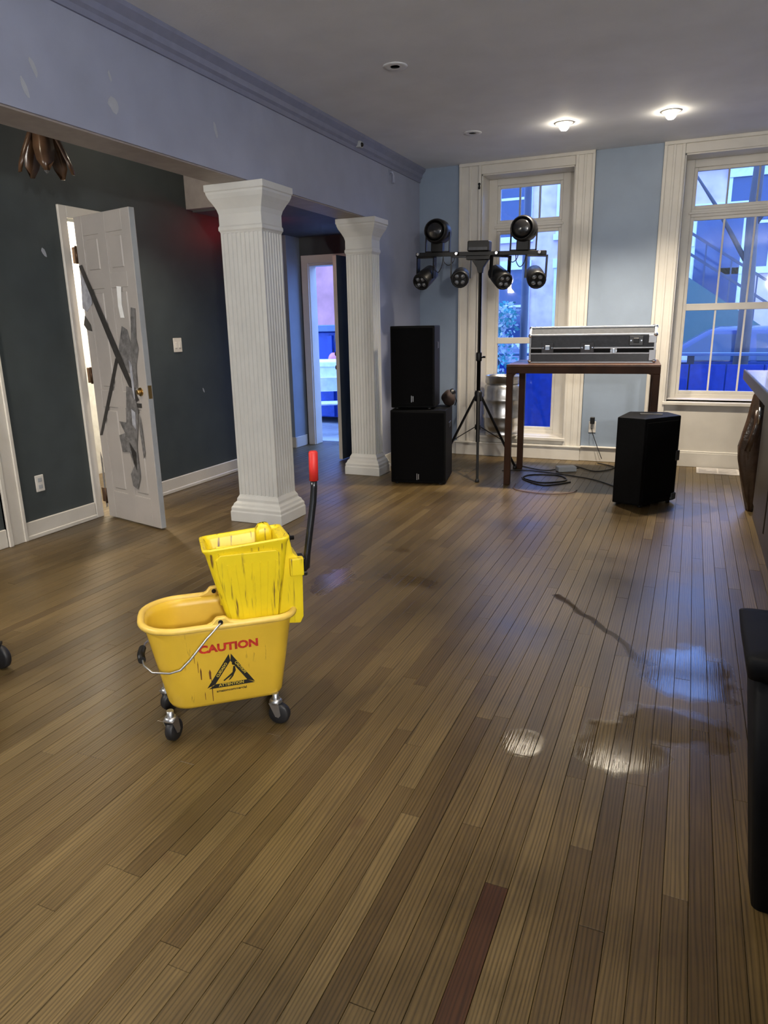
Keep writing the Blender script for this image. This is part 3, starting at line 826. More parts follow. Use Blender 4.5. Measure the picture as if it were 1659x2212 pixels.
    # gear housing at the lever end
    MB().prism([(0.215, 0.385), (0.300, 0.375), (0.312, 0.40), (0.316, 0.555), (0.306, 0.62), (0.285, 0.64), (0.275, 0.70), (0.235, 0.70)], 'y', -0.10, 0.03).build('gear_housing', 'wringer_yellow', w, 0.008, 2)
    MB().box(0.270, 0.318, -0.118, -0.09, 0.56, 0.625).build('lever_bracket', 'wringer_yellow', w, 0.006, 2)
    MB().lathe([(0.018, 0.0), (0.020, 0.004), (0.020, 0.018), (0.012, 0.022)], (0.268, -0.02, 0.672), 16, 'x').lathe([(0.008, 0.0), (0.008, 0.036)], (0.268, -0.02, 0.672), 12, 'x').build('pivot_bolt', 'black_metal', w)
    MB().box(0.285, 0.330, -0.085, -0.02, 0.598, 0.612).box(0.30, 0.335, -0.09, -0.06, 0.548, 0.562).build('lever_yoke', 'black_metal', w, 0.003)
    # lever
    lv = empty('lever', (0, 0, 0)); lv.parent = t
    MB().tube([(0.300, -0.075, 0.553), (0.325, -0.072, 0.556), (0.336, -0.068, 0.572), (0.342, -0.062, 0.62), (0.362, -0.045, 0.72), (0.378, -0.032, 0.80), (0.384, -0.028, 0.85), (0.385, -0.027, 0.885)], [0.012, 0.012, 0.0125, 0.0125, 0.0125, 0.0125, 0.012, 0.012], 12).build('tube', 'black_tube', lv)
    MB().tube([(0.385, -0.027, 0.875), (0.386, -0.026, 0.92), (0.387, -0.025, 0.975), (0.387, -0.025, 0.980)], [0.016, 0.0165, 0.0165, 0.012], 14).build('grip', 'red_grip', lv)
    # printed warning on the broad side
    def F(z, out=0.0016): return -yl(z) - out
    tilt = math.atan2(0.045, 0.32)
    def TM(x, z, roll=0.0, out=0.0014):
        return Matrix.Translation((x, F(z, out), z)) @ Matrix.Rotation(PI / 2 + tilt, 4, 'X') @ Matrix.Rotation(roll, 4, 'Z')
    text_mesh('caution_lettering', 'CAUTION', 0.0405, 'print_red', t, TM(0.040, 0.343, 0.0), 0.0005, 1.10, 0.045)
    emb = empty('warning_triangle', (0, 0, 0)); emb.parent = t
    def flat(name, pts, material, out):
        mb = MB(); n = len(pts)
        vs = [(p[0], F(p[1], out), p[1]) for p in pts] + [(p[0], F(p[1], out + 0.0006), p[1]) for p in pts]
        mb.add(vs, [tuple(range(n)), tuple(range(n, 2 * n))[::-1]] + [(i, n + i, n + (i + 1) % n, (i + 1) % n) for i in range(n)])
        return mb.build(name, material, emb)
    A, B, C3 = (0.042, 0.318), (-0.046, 0.182), (0.126, 0.182)
    gx, gz = (A[0] + B[0] + C3[0]) / 3, (A[1] + B[1] + C3[1]) / 3
    def ins(p, k): return (gx + (p[0] - gx) * k, gz + (p[1] - gz) * k)
    for (p, q2) in ((A, B), (B, C3), (C3, A)):
        s0, s1 = (p[0] + (q2[0] - p[0]) * 0.05, p[1] + (q2[1] - p[1]) * 0.03), (p[0] + (q2[0] - p[0]) * 0.97, p[1] + (q2[1] - p[1]) * 0.97)
        flat('triangle_bar', [s0, s1, ins(q2, 0.64), ins(p, 0.64)], 'print_black', 0.0010)
    text_mesh('bar_lettering', 'ATTENTION', 0.0155, 'print_yellow', emb, TM(0.040, 0.1915, 0.0, 0.0022), 0.0003, 1.0)
    ang = math.atan2(A[1] - B[1], A[0] - B[0])
    text_mesh('bar_lettering', 'CUIDADO', 0.0135, 'print_yellow', emb, TM(0.0105, 0.2535, ang, 0.0022), 0.0003)
    text_mesh('bar_lettering', 'CAUTION', 0.0135, 'print_yellow', emb, TM(0.0745, 0.2535, -ang, 0.0022), 0.0003)
    text_mesh('maker_lettering', 'amazoncommercial', 0.0135, 'print_black', emb, TM(0.040, 0.168, 0.0, 0.0014), 0.0003)
    # slipping figure
    flat('slipping_figure', [(0.050, 0.262), (0.056, 0.262), (0.058, 0.244), (0.052, 0.232), (0.034, 0.219), (0.016, 0.206), (0.013, 0.210), (0.030, 0.224), (0.046, 0.238)], 'print_black', 0.0010)
    flat('slipping_figure', [(0.046, 0.275), (0.051, 0.279), (0.056, 0.276), (0.056, 0.270), (0.051, 0.266), (0.046, 0.270)], 'print_black', 0.0010)
    flat('slipping_figure', [(0.052, 0.232), (0.048, 0.222), (0.038, 0.210), (0.030, 0.206), (0.036, 0.215), (0.044, 0.226)], 'print_black', 0.0010)
    # dried drips
    for (dx, z0, z1, wd) in ((-0.068, 0.305, 0.255, 0.0025), (-0.060, 0.275, 0.225, 0.005), (-0.030, 0.262, 0.222, 0.008), (-0.0265, 0.235, 0.130, 0.0035), (-0.052, 0.175, 0.14, 0.0022), (-0.078, 0.33, 0.295, 0.002)):
        mb = MB()
        pts = [(dx - wd / 2, z0 - (z0 - z1) * 0.3), (dx, z0), (dx + wd / 2, z0 - (z0 - z1) * 0.3), (dx + wd * 0.3, z1), (dx - wd * 0.3, z1)]
        vs = [(p[0], F(p[1], 0.0002), p[1]) for p in pts] + [(p[0], F(p[1], 0.0007), p[1]) for p in pts]
        mb.add(vs, [tuple(range(5)), tuple(range(5, 10))[::-1]] + [(i, 5 + i, 5 + (i + 1) % 5, (i + 1) % 5) for i in range(5)])
        mb.build('drip', 'drip_brown', t)
    return t
mop_bucket()

# ================================================================== LOUDSPEAKERS
def cabinet(name, label, loc, rz, w, d, h, logo):
    t = thing(name, label, 'loudspeaker', loc, rz)
    MB().box(-w / 2, w / 2, 0.02, d, 0.0, h).build('cabinet', 'speaker_black', t, 0.012, 2)
    MB().box(-w / 2 + 0.012, w / 2 - 0.012, 0.0, 0.03, 0.02, h - 0.015).build('grille', 'grille_black', t, 0.012, 2)
    MB().box(-0.012, -0.004, -0.003, 0.004, logo, logo + 0.06).box(0.003, 0.011, -0.003, 0.004, logo + 0.005, logo + 0.055).build('badge', 'zinc', t, 0.002)
    for s in (-1, 1):
        MB().box(s * w / 2 - 0.004, s * w / 2 + 0.004, d * 0.45, d * 0.75, h * 0.72, h * 0.80).build('handle', 'black_metal', t, 0.003)
    for (a, b) in ((-1, 0.05), (1, 0.05), (-1, d - 0.05), (1, d - 0.05)):
        MB().lathe([(0.018, -0.012), (0.018, 0.002)], (a * (w / 2 - 0.05), b, 0), 10).build('foot', 'rubber', t)
    return t
RS = math.radians(11)
cabinet('subwoofer', 'large black loudspeaker box standing on the floor under a smaller one', (-2.175, 5.79, 0.012), RS, 0.50, 0.50, 0.655, 0.03)
cabinet('loudspeaker', 'upright black loudspeaker stacked on top of the floor subwoofer', (-2.245, 5.85, 0.681), RS, 0.395, 0.36, 0.71, 0.05)
# dark bag lying behind the upper box
t = thing('cloth_bag', 'small brown and black bag lying on the subwoofer beside the upper loudspeaker', 'bag', (-2.015, 6.20, 0.668), RS)
def lump(mb, c, s, n=12, seed=1, amp=0.12):
    r = random.Random(seed); ph = [r.uniform(0, 6) for _ in range(6)]
    rings = []
    for k in range(1, n):
        th = PI * k / n; ring = []
        for i in range(n + 4):
            a = 2 * PI * i / (n + 4)
            q = 1 + amp * math.sin(3 * a + ph[0] + 2 * th) + amp * 0.7 * math.sin(5 * a + ph[1] - 3 * th)
            ring.append((c[0] + s[0] * math.sin(th) * math.cos(a) * q, c[1] + s[1] * math.sin(th) * math.sin(a) * q, c[2] + s[2] * (1 - math.cos(th)) / 1.0))
        rings.append(ring)
    return mb.loft(rings)
lump(MB(), (0.0, 0.0, 0.0), (0.062, 0.09, 0.075), seed=3).build('bag_body', 'bag_cloth', t)
lump(MB(), (0.028, 0.0, 0.09), (0.030, 0.05, 0.035), seed=5).build('bag_flap', 'black_metal', t)
MB().tube([(0.055, -0.03, 0.01), (0.07, -0.03, 0.05), (0.05, -0.02, 0.11), (0.0, 0.0, 0.14)], 0.005, 8).build('bag_strap', 'black_metal', t)

# floor monitor at the right
t = thing('stage_monitor', 'black angular loudspeaker standing alone on the floor right of the table', 'loudspeaker', (-0.26, 5.80, 0))
pts = [(-0.215, -0.19), (-0.01, -0.255), (0.232, 0.04), (0.13, 0.24), (-0.16, 0.20)]
MB().prism(pts, 'z', 0.02, 0.690).build('cabinet', 'speaker_black', t, 0.012, 2)
a, b = Vector((-0.01, -0.255, 0)), Vector((0.232, 0.04, 0))
nrm = Vector((b.y - a.y, -(b.x - a.x), 0)).normalized()
u = (b - a).normalized()
def gp(s, o, z): 
    p = a + u * s + nrm * o; return (p.x, p.y, z)
Lg = (b - a).length
g = MB(); g.loft([[gp(0.02, -0.004, z), gp(Lg - 0.02, -0.004, z), gp(Lg - 0.02, 0.008, z), gp(0.02, 0.008, z)] for z in (0.05, 0.66)], smooth=False)
g.build('grille', 'grille_black', t, 0.005)
g = MB(); g.loft([[gp(Lg - 0.035, 0.0, z), gp(Lg + 0.008, 0.0, z), gp(Lg + 0.008, 0.012, z), gp(Lg - 0.035, 0.012, z)] for z in (0.34, 0.42)], smooth=False)
g.build('side_handle', 'case_black', t, 0.004)
g = MB(); g.loft([[gp(Lg - 0.05, -0.01, z), gp(Lg + 0.006, -0.01, z), gp(Lg + 0.006, 0.013, z), gp(Lg - 0.05, 0.013, z)] for z in (0.03, 0.085)], smooth=False)
g.build('corner_guard', 'case_grey', t, 0.006)
MB().box(-0.07, 0.10, 0.02, 0.06, 0.688, 0.697).build('top_handle', 'case_black', t, 0.003)
for p in pts:
    MB().lathe([(0.016, 0.0), (0.016, 0.024)], (p[0] * 0.8, p[1] * 0.8, 0), 10).build('foot', 'rubber', t)

# ================================================================== LIGHT STAND AND BAR
SX, SY = -1.815, 6.47
t = thing('tripod_stand', 'tall black tripod stand between the loudspeaker stack and the table', 'tripod stand', (SX, SY, 0))
MB().lathe([(0.019, 0.30), (0.019, 1.10), (0.021, 1.10), (0.021, 1.13), (0.016, 1.13), (0.016, 1.88)], (0, 0, 0), 16).build('pole', 'black_metal', t)
MB().lathe([(0.032, 0.69), (0.036, 0.70), (0.036, 0.77), (0.026, 0.79)], (0, 0, 0), 16).build('leg_collar', 'black_metal', t)
MB().lathe([(0.026, 0.42), (0.028, 0.43), (0.028, 0.46), (0.024, 0.47)], (0, 0, 0), 16).build('brace_collar', 'black_metal', t)
MB().lathe([(0.025, 1.06), (0.027, 1.07), (0.027, 1.13), (0.024, 1.14)], (0, 0, 0), 16).build('height_collar', 'black_metal', t)
MB().bar((0.02, -0.01, 1.09), (0.055, -0.025, 1.10), 0.012).lathe([(0.014, 0), (0.014, 0.018)], (0.055, -0.025, 1.09), 10).build('clamp_knob', 'black_metal', t)
for ang in (-74, 46, 166):
    ca, sa = math.cos(math.radians(ang)), math.sin(math.radians(ang))
    Rf = 0.43
    lg = MB().bar((0.03 * ca, 0.03 * sa, 0.735), (Rf * ca, Rf * sa, 0.02), 0.024, 0.018).build('leg', 'black_metal', t, 0.003)
    MB().lathe([(0.018, 0.0), (0.020, 0.01), (0.018, 0.03)], (Rf * ca, Rf * sa, 0), 10).build('rubber_foot', 'rubber', lg)
    MB().bar((0.026 * ca, 0.026 * sa, 0.445), (Rf * 0.62 * ca, Rf * 0.62 * sa, 0.30), 0.016, 0.006).build('brace', 'black_metal', t)
MB().loft([[(-a, -0.02, z), (a, -0.02, z), (a, 0.02, z), (-a, 0.02, z)] for a, z in ((0.02, 1.84), (0.028, 1.885), (0.075, 1.950))], smooth=False).build('yoke_head', 'black_metal', t, 0.003)

lb = thing('stage_light_bar', 'black crossbar of stage lights mounted on top of the tripod stand', 'stage lights', (SX - 0.015, SY, 1.988), 0)
ROLL = -0.03
lb.rotation_euler = (0, math.radians(2.0), 0)
MB().box(-0.60, 0.60, -0.022, 0.022, 0.0, 0.035).build('crossbar', 'black_metal', lb, 0.003)
MB().box(-0.10, 0.10, -0.05, 0.05, 0.036, 0.125).build('control_box', 'black_metal', lb, 0.008)
MB().box(-0.085, 0.085, -0.052, -0.048, 0.045, 0.070).build('display_strip', 'case_grey', lb)
MB().box(-0.11, 0.11, -0.032, 0.032, -0.035, 0.0).build('mount_block', 'black_metal', lb, 0.004)
for x in (-0.57, -0.20, 0.17, 0.55):
    MB().lathe([(0.012, -0.055), (0.014, -0.05), (0.014, -0.024), (0.008, -0.02)], (x, 0, 0.018), 12, 'y').build('clamp_screw', 'chrome', lb)
# two round heads above the bar
for x, tw in ((-0.395, 0.0), (0.395, 0.1)):
    hd = empty('derby_head', (x, 0, 0.035)); hd.parent = lb; hd.scale = (1.12, 1.12, 1.08)
    MB().box(-0.105, -0.097, -0.012, 0.012, 0.0, 0.16).box(0.097, 0.105, -0.012, 0.012, 0.0, 0.16).box(-0.105, 0.105, -0.012, 0.012, 0.0, 0.010).build('yoke', 'black_metal', hd)
    MB().lathe([(0.03, 0.14), (0.085, 0.10), (0.10, 0.03), (0.10, -0.05), (0.088, -0.095), (0.082, -0.095), (0.082, -0.085)], (0, 0, 0.165), 22, 'y').build('shell', 'black_metal', hd)
    MB().lathe([(0.002, -0.105), (0.05, -0.100), (0.080, -0.086)], (0, 0, 0.165), 20, 'y').build('lens', 'black_tube', hd)
    MB().box(-0.05, 0.05, -0.03, 0.03, 0.0, 0.08).build('driver_box', 'black_metal', hd, 0.006)
# four hanging heads
for x, tilt, rz in ((-0.50, 0.5, -0.2), (-0.165, 0.25, 0.25), (0.20, 0.45, 0.7), (0.52, 0.35, 0.35)):
    hd = empty('spot_head', (x, 0, 0.0), rz); hd.parent = lb; hd.scale = (1.25, 1.25, 1.2)
    MB().box(-0.075, -0.066, -0.02, 0.02, -0.16, 0.0).box(0.066, 0.075, -0.02, 0.02, -0.16, 0.0).box(-0.075, 0.075, -0.02, 0.02, -0.012, 0.0).build('yoke', 'black_metal', hd)
    ct, st = math.cos(tilt), math.sin(tilt)
    sub = MB().lathe([(0.045, 0.09), (0.058, 0.085), (0.064, 0.0), (0.066, -0.08), (0.060, -0.095), (0.050, -0.095), (0.050, -0.08)], (0, 0, 0), 18, 'y')
    M = Matrix.Translation((0, 0, -0.15)) @ Matrix.Rotation(tilt, 4, 'X')
    sub.v = [tuple(M @ Vector(v)) for v in sub.v]
    sub.build('lamp_can', 'black_metal', hd)
    sub = MB()
    for (lx, lz) in ((-0.022, 0.022), (0.022, 0.022), (-0.022, -0.022), (0.022, -0.022)):
        sub.lathe([(0.003, -0.093), (0.015, -0.09), (0.019, -0.08)], (lx, 0, lz), 10, 'y')
    sub.v = [tuple(M @ Vector(v)) for v in sub.v]
    sub.build('lens_cluster', 'lens', hd)
def cable_curve(name, pts, r, material, parent, n=8, seg=6):
    P = [Vector(p) for p in pts]; out = []
    for i in range(len(P) - 1):
        p0, p1, p2, p3 = P[max(i - 1, 0)], P[i], P[i + 1], P[min(i + 2, len(P) - 1)]
        for k in range(seg):
            s = k / seg
            out.append(0.5 * ((2 * p1) + (p2 - p0) * s + (2 * p0 - 5 * p1 + 4 * p2 - p3) * s * s + (3 * p1 - p0 - 3 * p2 + p3) * s ** 3))
    out.append(P[-1])
    return MB().tube(out, r, n).build(name, material, parent)
for x0, x1, dz in ((-0.42, -0.33, 0.14), (-0.33, -0.22, 0.08), (0.27, 0.36, 0.06), (0.34, 0.43, 0.10)):
    cable_curve('cable_loop', [(x0, -0.025, 0.0), (x0 + 0.01, -0.03, -dz * 0.6), ((x0 + x1) / 2, -0.03, -dz), (x1 - 0.01, -0.03, -dz * 0.6), (x1, -0.025, 0.0)], 0.004, 'cable_black', lb)

# ================================================================== KEG
t = thing('beer_keg', 'dented stainless steel beer keg on the sill of the tall narrow window', 'keg', (-1.815, 7.44, 0.228))
MB().lathe([(0.150, 0.0), (0.185, 0.004), (0.188, 0.03), (0.170, 0.05), (0.195, 0.075), (0.200, 0.12), (0.203, 0.18), (0.212, 0.195), (0.212, 0.215), (0.203, 0.23), (0.203, 0.33), (0.203, 0.36), (0.212, 0.375), (0.212, 0.395), (0.203, 0.41), (0.200, 0.48), (0.195, 0.53), (0.17, 0.555), (0.05, 0.575), (0.002, 0.575)], (0, 0, 0), 40).build('barrel', 'steel', t)
MB().lathe([(0.170, 0.548), (0.190, 0.56), (0.190, 0.625), (0.194, 0.632), (0.188, 0.638), (0.180, 0.632), (0.182, 0.56), (0.168, 0.55)], (0, 0, 0), 40).build('top_chime', 'steel', t)
MB().lathe([(0.030, 0.57), (0.032, 0.60), (0.02, 0.605)], (0, 0, 0), 16).build('valve', 'zinc', t)

# ================================================================== TABLE AND FLIGHT CASE
TR = math.radians(4)
t = thing('bar_height_table', 'tall dark brown table with square legs in front of the windows', 'table', (-1.45, 6.04, 0), TR)
TW, TD, TH = 1.24, 0.80, 1.055
MB().box(0, TW, 0, TD, TH - 0.022, TH).build('tabletop', 'table_top', t, 0.003)
fr = MB().box(0.0, TW, 0.0, 0.055, TH - 0.075, TH - 0.022).box(0.0, TW, TD - 0.055, TD, TH - 0.075, TH - 0.022).box(0.0, 0.055, 0.055, TD - 0.055, TH - 0.075, TH - 0.022).box(TW - 0.055, TW, 0.055, TD - 0.055, TH - 0.075, TH - 0.022)
fr.build('apron', 'table_wood', t, 0.002)
for (a, b) in ((0, 0), (TW - 0.055, 0), (0, TD - 0.055), (TW - 0.055, TD - 0.055)):
    MB().box(a, a + 0.055, b, b + 0.055, 0.0, TH - 0.075).build('leg', 'table_wood', t, 0.003)
    s = 1 if a == 0 else -1
    x0 = a + 0.055 if s == 1 else a
    MB().prism([(x0, TH - 0.075), (x0 + s * 0.04, TH - 0.075), (x0 + s * 0.02, TH - 0.082), (x0 + s * 0.007, TH - 0.097), (x0, TH - 0.12)], 'y', b + 0.004, b + 0.051).build('corner_bracket', 'table_wood', t)

fc = thing('flight_case', 'long grey and black flight case with metal edges lying on the tall table', 'flight case', (-1.30, 6.24, TH), TR + 0.02)
FW, FD = 1.03, 0.46
MB().box(0.012, FW - 0.012, 0.010, FD - 0.01, 0.012, 0.085).build('tray', 'case_black', fc)
MB().box(0.012, FW - 0.012, 0.012, FD - 0.012, 0.085, 0.125).build('inner_band', 'speaker_black', fc)
MB().prism([(0.010, 0.125), (FD - 0.01, 0.125), (FD - 0.01, 0.295), (0.07, 0.295), (0.010, 0.235)], 'x', 0.012, FW - 0.012).build('lid', 'case_grey', fc)
for (y, z) in ((0.004, 0.008), (0.004, 0.082), (FD - 0.004, 0.008), (0.004, 0.128), (0.004, 0.236), (0.068, 0.297), (FD - 0.004, 0.297), (FD - 0.004, 0.128)):
    MB().box(0.0, FW, y - 0.007, y + 0.007, z - 0.007, z + 0.007).build('metal_edge', 'alu', fc, 0.002)
for x in (0.006, FW - 0.006):
    for pts in ([(0.004, 0.008), (0.004, 0.236)], [(0.004, 0.236), (0.068, 0.297)], [(0.068, 0.297), (FD - 0.004, 0.297)], [(FD - 0.004, 0.297), (FD - 0.004, 0.008)], [(FD - 0.004, 0.008), (0.004, 0.008)]):
        MB().bar((x, pts[0][0], pts[0][1]), (x, pts[1][0], pts[1][1]), 0.016, 0.016).build('metal_edge', 'alu', fc)
    for (y, z) in ((0.006, 0.019), (0.006, 0.232), (0.068, 0.293), (FD - 0.006, 0.293), (FD - 0.006, 0.019)):
        MB().ball((x, y, z), 0.018, 10).build('ball_corner', 'chrome', fc)
for (x, m, w_) in ((0.155, 'case_grey', 0.05), (0.485, 'case_grey', 0.055), (0.70, 'alu', 0.028), (0.875, 'case_black', 0.055)):
    z0, z1 = (0.085, 0.175) if m != 'alu' else (0.075, 0.130)
    if m == 'case_black': z0, z1 = 0.145, 0.225
    lt = MB().box(x - w_, x + w_, -0.004, 0.011, z0, z1).build('latch_plate', m, fc, 0.003)
    MB().box(x - w_ * 0.4, x + w_ * 0.4, -0.012, -0.003, (z0 + z1) / 2 - 0.02, (z0 + z1) / 2 + 0.02).build('latch_wing', 'chrome' if m != 'case_black' else 'black_metal', lt, 0.003)
    for s in (-1, 1):
        MB().lathe([(0.006, -0.006), (0.006, -0.003)], (x + s * w_ * 0.75, 0, (z0 + z1) / 2), 8, 'y').build('rivet', 'chrome', lt)
MB().box(FW - 0.06, FW + 0.004, -0.005, 0.012, 0.165, 0.232).build('corner_plate', 'alu', fc, 0.003)
MB().box(FW - 0.05, FW + 0.004, -0.005, 0.012, 0.02, 0.11).build('corner_plate', 'alu', fc, 0.003)

# ================================================================== WALL FITTINGS
t = thing('wall_outlet', 'white wall outlet with a black plug on the blue wall under the table', 'outlet', (-0.87, WY, 0.40))
MB().box(-0.035, 0.035, -0.007, 0.0, -0.105, 0.01).build('cover_plate', 'plastic_white', t, 0.003)
MB().box(-0.022, 0.022, -0.035, -0.007, -0.015, 0.055).build('plug', 'black_metal', t, 0.006)
cable_curve('plug_cord', [(0.0, -0.03, -0.015), (0.005, -0.05, -0.08), (0.05, -0.06, -0.20), (0.12, -0.08, -0.36)], 0.004, 'cable_black', t)
t = thing('light_switch', 'double pale light switch on the dark wall beyond the open door', 'light switch', (XL, 5.05, 1.265))
MB().box(0.0, 0.007, -0.055, 0.055, -0.06, 0.06).build('cover_plate', 'plastic_white', t, 0.003)
for y in (-0.024, 0.024):
    MB().box(0.006, 0.013, y - 0.012, y + 0.012, -0.026, 0.026).build('rocker', 'plastic_white', t, 0.003)
t = thing('wall_socket', 'pale socket plate low on the dark wall left of the open door', 'outlet', (XL, 3.445, 0.372))
MB().box(0.0, 0.007, -0.036, 0.036, -0.058, 0.058).build('cover_plate', 'plastic_white', t, 0.003)
for z in (-0.024, 0.024):
    MB().box(0.006, 0.010, -0.017, 0.017, z - 0.014, z + 0.014).build('receptacle', 'trim_grey', t, 0.003)
t = thing('motion_sensor', 'small dark sensor on the crown moulding near the far column', 'sensor', (XB + 0.035, 5.88, 2.868))
MB().box(-0.022, 0.020, -0.03, 0.03, -0.022, 0.028).build('housing', 'trim_grey', t, 0.008, 2)
MB().ball((0.020, 0, 0.0), 0.018, 10).build('lens', 'black_metal', t)
t = thing('sprinkler_pipe', 'short pipe end capped on the blue wall below the crown', 'pipe', (XB, 6.62, 2.79))
MB().lathe([(0.028, 0.0), (0.028, 0.006)], (0, 0, 0), 14, 'x').build('flange', 'beam_paint', t)
MB().tube([(0.004, 0, 0), (0.03, 0, -0.005), (0.034, 0, -0.03), (0.034, 0.0, -0.10)], 0.014, 10).build('elbow', 'beam_paint', t)
# floor vent
t = thing('floor_vent', 'white slotted floor vent by the wall panel under the wide window', 'floor vent', (0.325, 7.22, 0))
MB().box(-0.185, 0.185, -0.14, -0.12, 0.0, 0.006).box(-0.185, 0.185, 0.12, 0.14, 0.0, 0.006).box(-0.185, -0.165, -0.12, 0.12, 0.0, 0.006).box(0.165, 0.185, -0.12, 0.12, 0.0, 0.006).build('vent_frame', 'vent_metal', t)
MB().box(-0.165, 0.165, -0.12, 0.12, 0.0, 0.0015).build('vent_duct', 'trim_grey', t)
for k in range(9):
    y = -0.108 + k * 0.027
    MB().box(-0.165, 0.165, y - 0.007, y + 0.007, 0.001, 0.005).build('slat', 'vent_metal', t)
MB().box(-0.006, 0.006, -0.12, 0.12, 0.001, 0.0062).build('divider', 'vent_metal', t)
# amber fixture
t = thing('amber_ceiling_fixture', 'unlit bronze ceiling fixture with amber glass leaves in the side room', 'ceiling light', (-3.5, 3.28, 2.9))
MB().lathe([(0.075, 0.0), (0.075, -0.015), (0.03, -0.03), (0.012, -0.035), (0.012, -0.40), (0.03, -0.41)], (0, 0, 0), 18).build('stem', 'bronze', t)
for k in range(5):
    a = k * 2 * PI / 5 + 0.5
    ca, sa = math.cos(a), math.sin(a)
    rings = []
    for s, r, w in ((0.0, 0.04, 0.035), (0.25, 0.07, 0.05), (0.55, 0.105, 0.055), (0.8, 0.13, 0.045), (1.0, 0.14, 0.015)):
        z = -0.36 - 0.27 * s
        c = Vector((r * ca, r * sa, z)); tn = Vector((-sa, ca, 0)); nn = Vector((ca, sa, 0))
        rings.append([tuple(c - tn * w), tuple(c + nn * 0.016), tuple(c + tn * w), tuple(c + nn * 0.008)])
    MB().loft(rings).build('glass_leaf', 'amber_glass', t)
MB().lathe([(0.004, -0.62), (0.018, -0.60), (0.02, -0.55), (0.012, -0.42)], (0, 0, 0), 12).build('bulb', 'lens', t)

# ================================================================== CABLES ON THE FLOOR
FC = thing('power_brick', 'small grey power brick among the cables under the table', 'power supply', (-1.02, 6.80, 0.0), 0.5)
MB().box(-0.09, 0.09, -0.05, 0.05, 0.001, 0.05).build('case', 'trim_grey', FC, 0.006)
MB().lathe([(0.007, 0.088), (0.004, 0.13)], (0, 0, 0.025), 8, 'x').build('cord_relief', 'cable_black', FC)
def floor_cable(label, pts, m, r=0.005, grp='cables on the floor under the table'):
    o = cable_curve('floor_cable', pts, r, m, None); tag(o, label, 'cable', grp)
z = 0.006
floor_cable('black cable looping on the floor between the table and the wall', [(-1.55, 6.95, z), (-1.2, 6.75, z), (-1.0, 7.05, z), (-0.75, 6.85, z), (-0.6, 7.1, z), (-0.78, 7.28, z)], 'cable_black')
floor_cable('black cable coiled on the floor beside the front left table leg', [(-1.35, 6.35, z), (-1.15, 6.2, z), (-0.95, 6.35, z), (-1.05, 6.55, z), (-1.3, 6.5, z), (-1.33, 6.3, z), (-1.1, 6.1, z), (-0.9, 6.3, z)], 'cable_black', 0.006)
floor_cable('thin brown cable curving on the floor in front of the table', [(-1.35, 6.10, z), (-1.30, 5.86, z), (-1.05, 5.78, z), (-0.85, 5.86, z), (-0.80, 6.0, z)], 'cable_brown', 0.004)
floor_cable('black cable running along the floor from the tripod to the monitor', [(-1.6, 6.6, z), (-1.4, 6.7, z), (-1.0, 6.6, z), (-0.7, 6.45, z), (-0.42, 6.12, z)], 'cable_black')

# ================================================================== BAR, DRAPED BAG, BINS
t = thing('bar_counter', 'long dark bar counter with a glossy top along the right side', 'bar counter', (0.66, 2.2, 0))
MB().box(-0.15, 0.25, -3.6, 3.34, 0.0, 1.0).build('carcass', 'bar_wood', t)
for k in range(8):
    y0 = -3.55 + k * 0.86
    MB().box(-0.165, -0.15, y0, y0 + 0.80, 0.12, 0.93).build('front_panel', 'bar_wood', t, 0.006)
MB().box(-0.30, 0.32, -3.65, 3.40, 1.0, 1.05).build('worktop', 'bar_top', t, 0.008, 2)
MB().box(-0.31, -0.295, -3.65, 3.405, 0.985, 1.055).build('top_nosing', 'bar_wood', t, 0.004)

t = thing('leather_coat', 'shiny dark brown leather garment draped down the far end of the bar', 'garment', (0.47, 5.76, 0))
rings = []
for (zz, x0, x1, yd, ph) in ((0.0, 0.01, 0.06, 0.03, 0.1), (0.12, -0.02, 0.07, 0.05, 0.4), (0.25, -0.055, 0.075, 0.065, 0.9), (0.38, -0.085, 0.085, 0.075, 1.5), (0.48, -0.095, 0.09, 0.08, 2.0), (0.58, -0.075, 0.09, 0.08, 2.4), (0.68, -0.05, 0.085, 0.07, 2.9), (0.78, -0.035, 0.07, 0.055, 3.2), (0.86, -0.025, 0.045, 0.035, 3.4), (0.90, -0.01, 0.03, 0.02, 3.4)):
    ring = []
    for i in range(24):
        a = 2 * PI * i / 24
        q = 1 + 0.14 * math.sin(5 * a + ph) + 0.07 * math.sin(9 * a - ph)
        ring.append(((x0 + x1) / 2 + (x1 - x0) / 2 * math.cos(a) * q, yd * math.sin(a) * q, zz))
    rings.append(ring)
MB().loft(rings).build('draped_body', 'brown_leather', t)
MB().loft([[(c[0] + 0.03 * math.cos(2 * PI * i / 12), c[1] + 0.02 * math.sin(2 * PI * i / 12), c[2]) for i in range(12)] for c in ((-0.02, -0.06, 0.46), (0.0, -0.075, 0.56), (0.02, -0.07, 0.66), (0.02, -0.04, 0.76))]).build('sleeve', 'brown_leather', t)
MB().tube([(0.015, -0.085, 0.66), (0.02, -0.088, 0.72), (0.018, -0.07, 0.78)], 0.008, 8).build('zip_pull', 'chrome', t)

